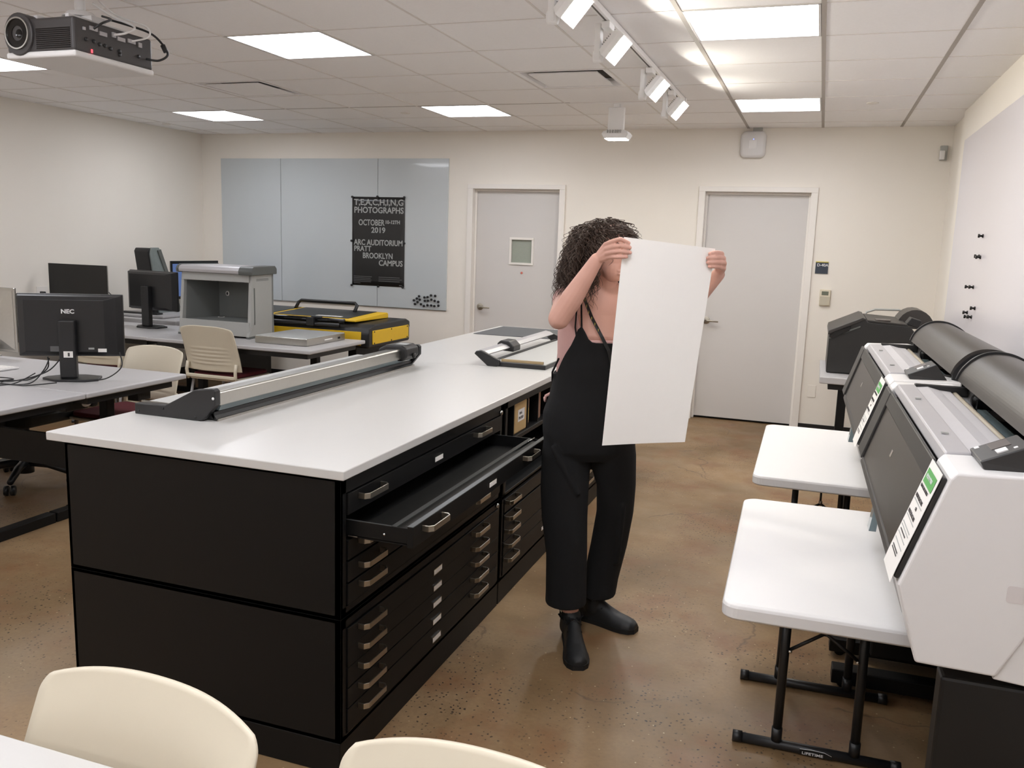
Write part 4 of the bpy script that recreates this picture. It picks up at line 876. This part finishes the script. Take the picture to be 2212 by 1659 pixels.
# ================================================================ PERSON
t=thing('person','person in black dungarees holding up a large blank white board','person',(-.82,3.33,0)); person=t
def TS(z):
    K=[(.70,-.828,3.345,.180,.140),(.80,-.829,3.35,.183,.142),(.92,-.828,3.35,.180,.135),(1.03,-.822,3.345,.148,.115),(1.15,-.812,3.34,.152,.118),(1.25,-.803,3.33,.160,.124),(1.33,-.80,3.33,.162,.108),(1.39,-.80,3.335,.142,.085),(1.425,-.80,3.335,.10,.07),(1.45,-.80,3.335,.062,.06)]
    if z<=K[0][0]: return K[0][1:]
    for a,b in zip(K,K[1:]):
        if z<=b[0]:
            u=(z-a[0])/(b[0]-a[0]); u=u*u*(3-2*u); return tuple(a[i]+(b[i]-a[i])*u for i in range(1,5))
    return K[-1][1:]
RV=Vector((-.87,-.5,0)).normalized(); FV=Vector((.5,-.87,0)).normalized()
def TP(z,th,off=0):
    cx,cy,a,b=TS(z); c=math.cos(th); s=math.sin(th)
    return Vector((cx,cy,z))+RV*(a+off)*math.copysign(abs(c)**.9,c)+FV*(b+off)*math.copysign(abs(s)**.9,s)
body=MB()
N=40
body.rings([[TP(z,2*PI*i/N) for i in range(N)] for z in (.84,.9,.96,1.03,1.1,1.15,1.2,1.25,1.29,1.33,1.36,1.39,1.41,1.43,1.45)])
hc=Vector((-.768,3.262,1.572)); HF=Vector((.80,-.60,-.12)).normalized(); HR=Vector((-.60,-.80,0)).normalized(); HU=HR.cross(HF)*-1
if HU.z<0: HU=-HU
rot=Matrix((HR,HF,HU)).transposed()
H=lambda r,f,u: hc+HR*r+HF*f+HU*u
body.capsule((-.797,3.335,1.40),.058,(-.79,3.30,1.50),.052)
body.ell(hc,(.074,.092,.108),rot=rot); body.ell(H(0,.045,-.055),(.052,.048,.055),rot=rot)
body.capsule(H(0,.09,.012),.008,H(0,.108,-.028),.012); body.ell(H(0,.088,-.06),(.022,.012,.007),rot=rot); body.ell(H(0,.088,-.071),(.019,.012,.006),rot=rot)
for s in(-1,1): body.ell(H(s*.076,-.005,-.01),(.008,.018,.03),rot=rot)
SR=Vector((-.925,3.275,1.385)); SL=Vector((-.668,3.395,1.385))
ER=Vector((-.893,3.05,1.322)); WR=Vector((-.757,3.035,1.543))
EL=Vector((-.56,3.33,1.25)); WL=Vector((-.351,3.25,1.503))
body.capsule(SR,.050,ER,.040); body.capsule(ER,.040,ER+(WR-ER)*.35,.041); body.capsule(ER+(WR-ER)*.35,.041,WR,.0245)
body.capsule(SL,.050,EL,.040); body.capsule(EL,.040,EL+(WL-EL)*.35,.041); body.capsule(EL+(WL-EL)*.35,.041,WL,.0245)
body.capsule(SR,.052,TP(1.36,.2,-.06),.05); body.capsule(SL,.052,TP(1.36,PI-.2,-.06),.05)
RH=dict(index=[(-.722,3.012,1.598),(-.689,2.990,1.611),(-.662,2.982,1.6185),(-.636,2.997,1.606)],middle=[(-.717,3.006,1.583),(-.683,2.984,1.592),(-.659,2.979,1.595),(-.631,2.998,1.590)],
 ring=[(-.713,3.004,1.567),(-.682,2.985,1.574),(-.66,2.979,1.5755),(-.629,2.999,1.5725)],pinky=[(-.709,3.008,1.554),(-.685,2.99,1.556),(-.667,2.983,1.556),(-.640,2.993,1.5575)],
 thumb=[(-.735,3.04,1.560),(-.707,3.052,1.570),(-.678,3.040,1.579),(-.655,3.023,1.583)],wrist=WR)
LH=dict(index=[(-.34,3.215,1.579),(-.351,3.196,1.5825),(-.362,3.181,1.582),(-.378,3.177,1.578)],middle=[(-.332,3.21,1.563),(-.344,3.188,1.565),(-.359,3.174,1.5645),(-.384,3.174,1.562)],
 ring=[(-.328,3.21,1.547),(-.341,3.188,1.5485),(-.358,3.174,1.548),(-.383,3.174,1.5465)],pinky=[(-.33,3.215,1.527),(-.343,3.192,1.531),(-.358,3.178,1.5325),(-.377,3.177,1.532)],
 thumb=[(-.345,3.245,1.530),(-.365,3.248,1.546),(-.382,3.228,1.556),(-.394,3.204,1.561)],wrist=WL)
for Hd in(RH,LH):
    w0=Vector(Hd['wrist'])
    for f,rb in(('index',.0093),('middle',.0095),('ring',.0091),('pinky',.0083)):
        P_=[Vector(q) for q in Hd[f]]
        for k in range(3): body.capsule(P_[k],rb*(1-.08*k),P_[k+1],rb*(.92-.09*k),n=14,m=4)
        body.capsule(w0+(P_[0]-w0)*.12,.0165,P_[0]+(w0-P_[0])*.05+Vector((0,.004,0)),.0105,n=14,m=4)
    P_=[Vector(q) for q in Hd['thumb']]
    body.capsule(w0+(P_[0]-w0)*.4,.015,P_[0],.0125); 
    for k in range(3): body.capsule(P_[k],.0115-.0012*k,P_[k+1],.0105-.0012*k,n=14,m=4)
# legs (mostly under the trousers)
KR=Vector((-.895,3.235,.50)); KL=Vector((-.735,3.415,.50)); AR=Vector((-.838,3.215,.10)); AL=Vector((-.795,3.42,.10))
for hp,kn,an in((Vector((-.905,3.315,.86)),KR,AR),(Vector((-.755,3.385,.86)),KL,AL)):
    body.capsule(hp,.08,kn,.05); body.capsule(kn,.05,kn+(an-kn)*.3,.05); body.capsule(kn+(an-kn)*.3,.05,an,.033)
    body.capsule(an,.033,an-Vector((0,0,.04)),.028)
for an,toe in((AR,Vector((-.76,3.03,.035))),(AL,Vector((-.63,3.375,.035)))): body.capsule(an-Vector((0,0,.055)),.026,toe-Vector((0,0,.008)),.018)
bo=body.build('body',SKIN,t); remesh(bo,.0028,4,.5)
nl=MB()
for Hd in(RH,LH):
    for f in('index','middle','ring','pinky'):
        a,b=Vector(Hd[f][2]),Vector(Hd[f][3]); d=(b-a).normalized(); nv=Vector((0,-1,0)); nv=(nv-d*nv.dot(d)).normalized(); s=d.cross(nv)
        nl.ell(a+(b-a)*.92+nv*.0052,(.0045,.006,.0014),n=10,m=6,rot=Matrix((s,d,nv)).transposed())
nl.build('fingernails',SKINS,bo)
ey=MB(); [ey.ell(H(s*.03,.081,.012),(.012,.008,.008),rot=rot) for s in(-1,1)]; ey.build('eyes',BLKG,bo)
# pink top: shell with scooped front and cap sleeves
def shell(name,m,ztopf,zbotf,off,th,n=72,k=26,extra=None):
    mb=MB()
    for o_ in(off+th,off):
        for j in range(k+1):
            for i in range(n):
                a=2*PI*i/n; z=zbotf(a)+(ztopf(a)-zbotf(a))*j/k; mb.v.append(tuple(TP(z,a,o_)))
    nn=n*(k+1)
    for j in range(k):
        for i in range(n):
            a=j*n+i; b=j*n+(i+1)%n; mb.f.append((a,b,b+n,a+n)); mb.f.append((nn+a,nn+a+n,nn+b+n,nn+b)); mb.sm+=[True,True]
    for i in range(n):
        for j in (0,k):
            a=j*n+i; b=j*n+(i+1)%n; mb.f.append((a,b,nn+b,nn+a)); mb.sm.append(True)
    return mb.build(name,m,person)
fd=lambda a:abs(((a-PI/2+PI)%(2*PI))-PI)/PI   # 0 at front, 1 at back
def ss(x,a,b): x=max(0,min(1,(x-a)/(b-a))); return x*x*(3-2*x)
shell('pink_top',PINK,lambda a:1.235+.19*ss(fd(a),.16,.34),lambda a:1.0,.004,.004)
slv=MB().capsule(SR+Vector((.02,.012,.0)),.058,SR+(ER-SR)*.13,.0575,n=24).capsule(SR+Vector((.05,.03,.01)),.054,SR+Vector((.1,.045,.018)),.045,n=20)
slv.capsule(SL+Vector((-.02,-.012,.0)),.058,SL+(EL-SL)*.13,.0575,n=24)
sv=slv.build('cap_sleeves',PINK,t); remesh(sv,.005,3)
# dungarees: trousers + bib
tr=MB()
def leg(K):
    tr.rings([[Vector((cx+a*math.cos(2*PI*i/36),cy+b*math.sin(2*PI*i/36),z)) for i in range(36)] for z,cx,cy,a,b in K])
leg([(.147,-.865,3.225,.084,.088),(.2,-.867,3.23,.083,.088),(.35,-.873,3.235,.083,.09),(.5,-.893,3.25,.093,.097),(.62,-.905,3.275,.098,.103),(.75,-.912,3.305,.10,.11),(.86,-.905,3.32,.10,.11),(.93,-.88,3.33,.09,.10)])
leg([(.125,-.775,3.42,.072,.085),(.2,-.768,3.425,.073,.086),(.35,-.742,3.425,.076,.09),(.5,-.722,3.42,.076,.095),(.62,-.720,3.405,.08,.102),(.75,-.742,3.385,.10,.11),(.86,-.755,3.375,.10,.11),(.93,-.775,3.37,.09,.10)])
tr.rings([[TP(z,2*PI*i/40,o_) for i in range(40)] for z,o_ in((.74,-.03),(.78,.0),(.84,.012),(.92,.017),(.99,.0195),(1.05,.0195),(1.085,.0195),(1.09,.014))])
for p0,r0_,p1,r1_ in (((-.83,3.18,.42),.018,(-.87,3.15,.2),.012),((-.68,3.34,.55),.018,(-.69,3.36,.3),.012),((-.93,3.18,.8),.014,(-.83,3.2,.62),.012)): tr.capsule(p0,r0_,p1,r1_)
tro=tr.build('dungaree_trousers',JUMP,t); remesh(tro,.006,7)
shell('dungaree_bib',JUMP,lambda a:1.225+.062*math.exp(-((fd(a)-.2)/.05)**2)-.22*ss(fd(a),.2,.62),lambda a:1.065,.013,.006)
def strap(pts,wd,nm,m,lift=.004,th=.002):
    P_=[Vector(q) for q in pts]; rs=[]
    for i,q in enumerate(P_):
        d=(P_[min(i+1,len(P_)-1)]-P_[max(i-1,0)]).normalized(); cen=Vector((-.80,3.335,q.z)); nv=(q-cen); nv=(nv-d*nv.dot(d)).normalized(); s=d.cross(nv)
        rs.append([q-s*wd+nv*lift,q+s*wd+nv*lift,q+s*wd+nv*(lift+th),q-s*wd+nv*(lift+th)])
    return MB().rings(rs,smooth=False).build(nm,m,t)
strap([TP(1.225,PI/2-.62,.008),TP(1.28,PI/2-.62,.006),TP(1.34,PI/2-.64,.006),TP(1.39,PI/2-.7,.012),TP(1.42,PI/2-.9,.02),TP(1.43,PI/2-1.5,.03),TP(1.40,-.6,.014),TP(1.3,-.6,.008),TP(1.1,-.5,.008)],.0035,'shoulder_strap',JUMP)
strap([TP(1.225,PI/2-.72,.008),TP(1.28,PI/2-.8,.006),TP(1.34,PI/2-.78,.006),TP(1.39,PI/2-.78,.012)],.003,'shoulder_strap',JUMP)
strap([TP(1.225,PI/2+.62,.008),TP(1.28,PI/2+.62,.006),TP(1.34,PI/2+.64,.006),TP(1.39,PI/2+.7,.012),TP(1.42,PI/2+.9,.02),TP(1.43,PI/2+1.5,.03),TP(1.40,PI+.6,.014),TP(1.3,PI+.6,.008)],.0035,'shoulder_strap',JUMP)
# side tie
MB().tube([TP(1.15,.25,.02),TP(1.09,.05,.03),TP(1.05,-.25,.02),TP(1.02,-.5,.02)],.004).build('side_tie',JUMP,t)
MB().tube([TP(1.0,-.15,.014),TP(.985,-.2,.03),TP(.965,-.18,.022),TP(.975,-.3,.03)],.006).build('pink_hem_fold',PINK,t)
# lanyard
ly=strap([TP(1.44,-PI/2,.02),TP(1.45,-.2,.012),TP(1.43,.45,.006),TP(1.39,.95,.008),TP(1.32,1.2,.006),TP(1.25,1.42,.012),TP(1.2,1.56,.026),TP(1.12,1.68,.026),TP(1.08,1.72,.026)],.0065,'lanyard',BLK2,.005,.0015)
strap([TP(1.44,-PI/2,.02),TP(1.45,PI+.2,.012),TP(1.43,2.55,.006),TP(1.39,2.15,.008),TP(1.32,1.98,.006),TP(1.25,1.9,.012),TP(1.2,1.84,.026),TP(1.12,1.76,.026),TP(1.08,1.72,.026)],.0065,'lanyard',BLK2,.005,.0015)
for k in range(6):
    z=1.385-.022*k; a=.965+.075*k; q=TP(z,a,.0145); MB().ell(q,(.0012,.0012,.006),n=8,m=6).build('lanyard_print',GOLD,ly)
# earring
MB().ell(H(.082,.0,-.055),(.003,.003,.012),n=10,m=6).build('earring',CHR,t)
# shoes
def shoe(an,toe,heel,nm):
    m=MB(); an=Vector(an);toe=Vector(toe);heel=Vector(heel); d=(toe-heel).normalized(); s=Vector((-d.y,d.x,0))
    L=(toe-heel).length; pr=[(0,.026,.034,.055),(.03,.034,.043,.075),(.1,.036,.045,.085),(.35,.036,.043,.10),(.5,.040,.036,.075),(.68,.047,.03,.052),(.82,.047,.026,.044),(.93,.038,.022,.036),(1.0,.018,.014,.026)]
    rs=[]
    for u,wd,_,ht in pr:
        c=heel+d*u*L; rs.append([c+s*wd*math.copysign(abs(math.cos(q))**.8,math.cos(q))+Vector((0,0,.012+ (ht-.0)*max(0,math.sin(q))**.9 if math.sin(q)>0 else .012+.009*math.sin(q))) for q in [2*PI*k/24 for k in range(24)]])
    m.rings(rs); m.capsule(an+Vector((0,0,-.035)),.045,an+Vector((0,0,.005)),.042,n=24)
    o=m.build(nm,SHOE,t); remesh(o,.004,4)
    sl=MB(); P_=[]
    for sg in(1,-1):
        rng=pr if sg==1 else pr[::-1]
        for u,wd,_,ht in rng:
            c=heel+d*u*L; P_.append((c+s*sg*(wd+.003)))
    sl.rings([[Vector((q.x,q.y,z)) for q in P_] for z in(0,.02)],smooth=False); sl.build('sole',SOLE,o)
    lc=MB()
    for k in range(3):
        u=.36+.09*k; c=heel+d*u*L+Vector((0,0,.108-.02*k)); lc.tube([c-s*.03-Vector((0,0,.012)),c+Vector((0,0,.004)),c+s*.03-Vector((0,0,.012))],.0025,6)
    lc.build('laces',BLK2,o)
    fr=MB()
    for k in range(30):
        a=2*PI*k/30; p0=an+Vector((.043*math.cos(a),.043*math.sin(a),.0)); fr.tube([p0,p0+Vector((.006*math.cos(a)+random.uniform(-.004,.004),.006*math.sin(a),random.uniform(.012,.022)))],.002,5)
    fr.build('frayed_collar',JUMP,o)
    return o
shoe((-.838,3.215,.092),(-.735,2.965,0),(-.845,3.25,0),'shoe'); shoe((-.795,3.42,.105),(-.595,3.375,0),(-.865,3.44,0),'shoe')
# hair
hb=MB(); hb.ell(H(0,-.028,.018),(.090,.088,.100),rot=rot,n=32,m=20)
for p_,r_ in (((.07,-.05,-.04),.06),((.085,-.07,-.1),.058),((-.07,-.05,-.04),.06),((0,-.09,-.06),.072),((.02,-.1,-.13),.065),((.05,-.03,.04),.052),((-.05,-.03,.04),.052)): hb.ell(H(*p_),(r_,r_,r_*1.15))
hbo=hb.build('hair_volume',HAIRM,t); remesh(hbo,.008,4)
hs=MB(); cnt=0
while cnt<1500:
    a=random.uniform(0,2*PI); e=math.asin(random.uniform(-.5,1))
    dr=HR*math.cos(a)*math.cos(e)+HF*math.sin(a)*math.cos(e)+HU*math.sin(e)
    f=dr.dot(HF); u=dr.dot(HU)
    if f>(.62 if dr.dot(HR)>.35 else .42) and u<.60: continue
    cnt+=1
    p_=hc+HU*.012-HF*.02+dr*.105*Vector((1,1,1)).length/1.732; 
    out=(dr+Vector((0,0,.0))).normalized(); hor=Vector((dr.x,dr.y,0)); hor=hor.normalized() if hor.length>.01 else Vector((1,0,0))
    back=max(0,-f); L_=random.uniform(.09,.18)+.06*back; 
    if f>.3 and dr.dot(HR)<.35: L_*=.45
    vol=random.uniform(.02,.06)*(.75 if u>.75 else 1)*(.35 if f>.15 else 1); rr_=random.uniform(.006,.013); tw=random.uniform(5,8.5)*2*PI; ph=random.uniform(0,6.28); pts=[]; ns=36
    side=hor.cross(Vector((0,0,1)))
    for k in range(ns+1):
        s_=k/ns
        c=p_+out*vol*math.sin(s_*PI*.6)*1.0+hor*.035*s_*(1 if u<.7 else 1.6)*(.25 if f>.15 else 1)+Vector((0,0,-1))*L_*s_**1.4*(1.0 if u<.5 else .75)
        q=c+(side*math.cos(ph+tw*s_/2.2)+hor*math.sin(ph+tw*s_/2.2))*rr_*(.3+.9*s_)
        pts.append(q)
    w_=random.uniform(.0012,.0026)
    hs.tube(pts,[w_*(1.25-s/ns) for s in range(ns+1)],4,cap=False)
hs.build('curls',HAIRL,t)
# the board
t=thing('blank_board','large blank white board held up in front of the person','board',(-.5,3.08,.88))
c4=[Vector((-.688,2.975,.8805)),Vector((-.420,3.172,.8810)),Vector((-.362,3.199,1.596)),Vector((-.6545,3.003,1.626))]
nrm=(c4[1]-c4[0]).cross(c4[3]-c4[0]).normalized()
if nrm.y>0: nrm=-nrm
m=MB(); nu,nv=12,16
for th in(0,.0022):
    for j in range(nv+1):
        for i in range(nu+1):
            u,v=i/nu,j/nv; q=c4[0]*(1-u)*(1-v)+c4[1]*u*(1-v)+c4[2]*u*v+c4[3]*(1-u)*v; bow=-.006*math.sin(u*PI)*(1-v)
            m.v.append(tuple(q-nrm*(th)+nrm*bow-Vector((0,0,1))*.0))
n=(nu+1)*(nv+1); q_=nu+1
for j in range(nv):
    for i in range(nu):
        a=j*q_+i; m.f+= [(a,a+1,a+q_+1,a+q_),(n+a,n+a+q_,n+a+q_+1,n+a+1)]; m.sm+=[False,False]
for i in range(nu):
    for a in(i,nv*q_+i): m.f.append((a,a+1,n+a+1,n+a)); m.sm.append(False)
for j in range(nv):
    for a in(j*q_,j*q_+nu): m.f.append((a,a+q_,n+a+q_,n+a)); m.sm.append(False)
m.build('board_sheet',BOARDM,t)
for o in list(bpy.data.objects):
    if '_o' in o: del o['_o']
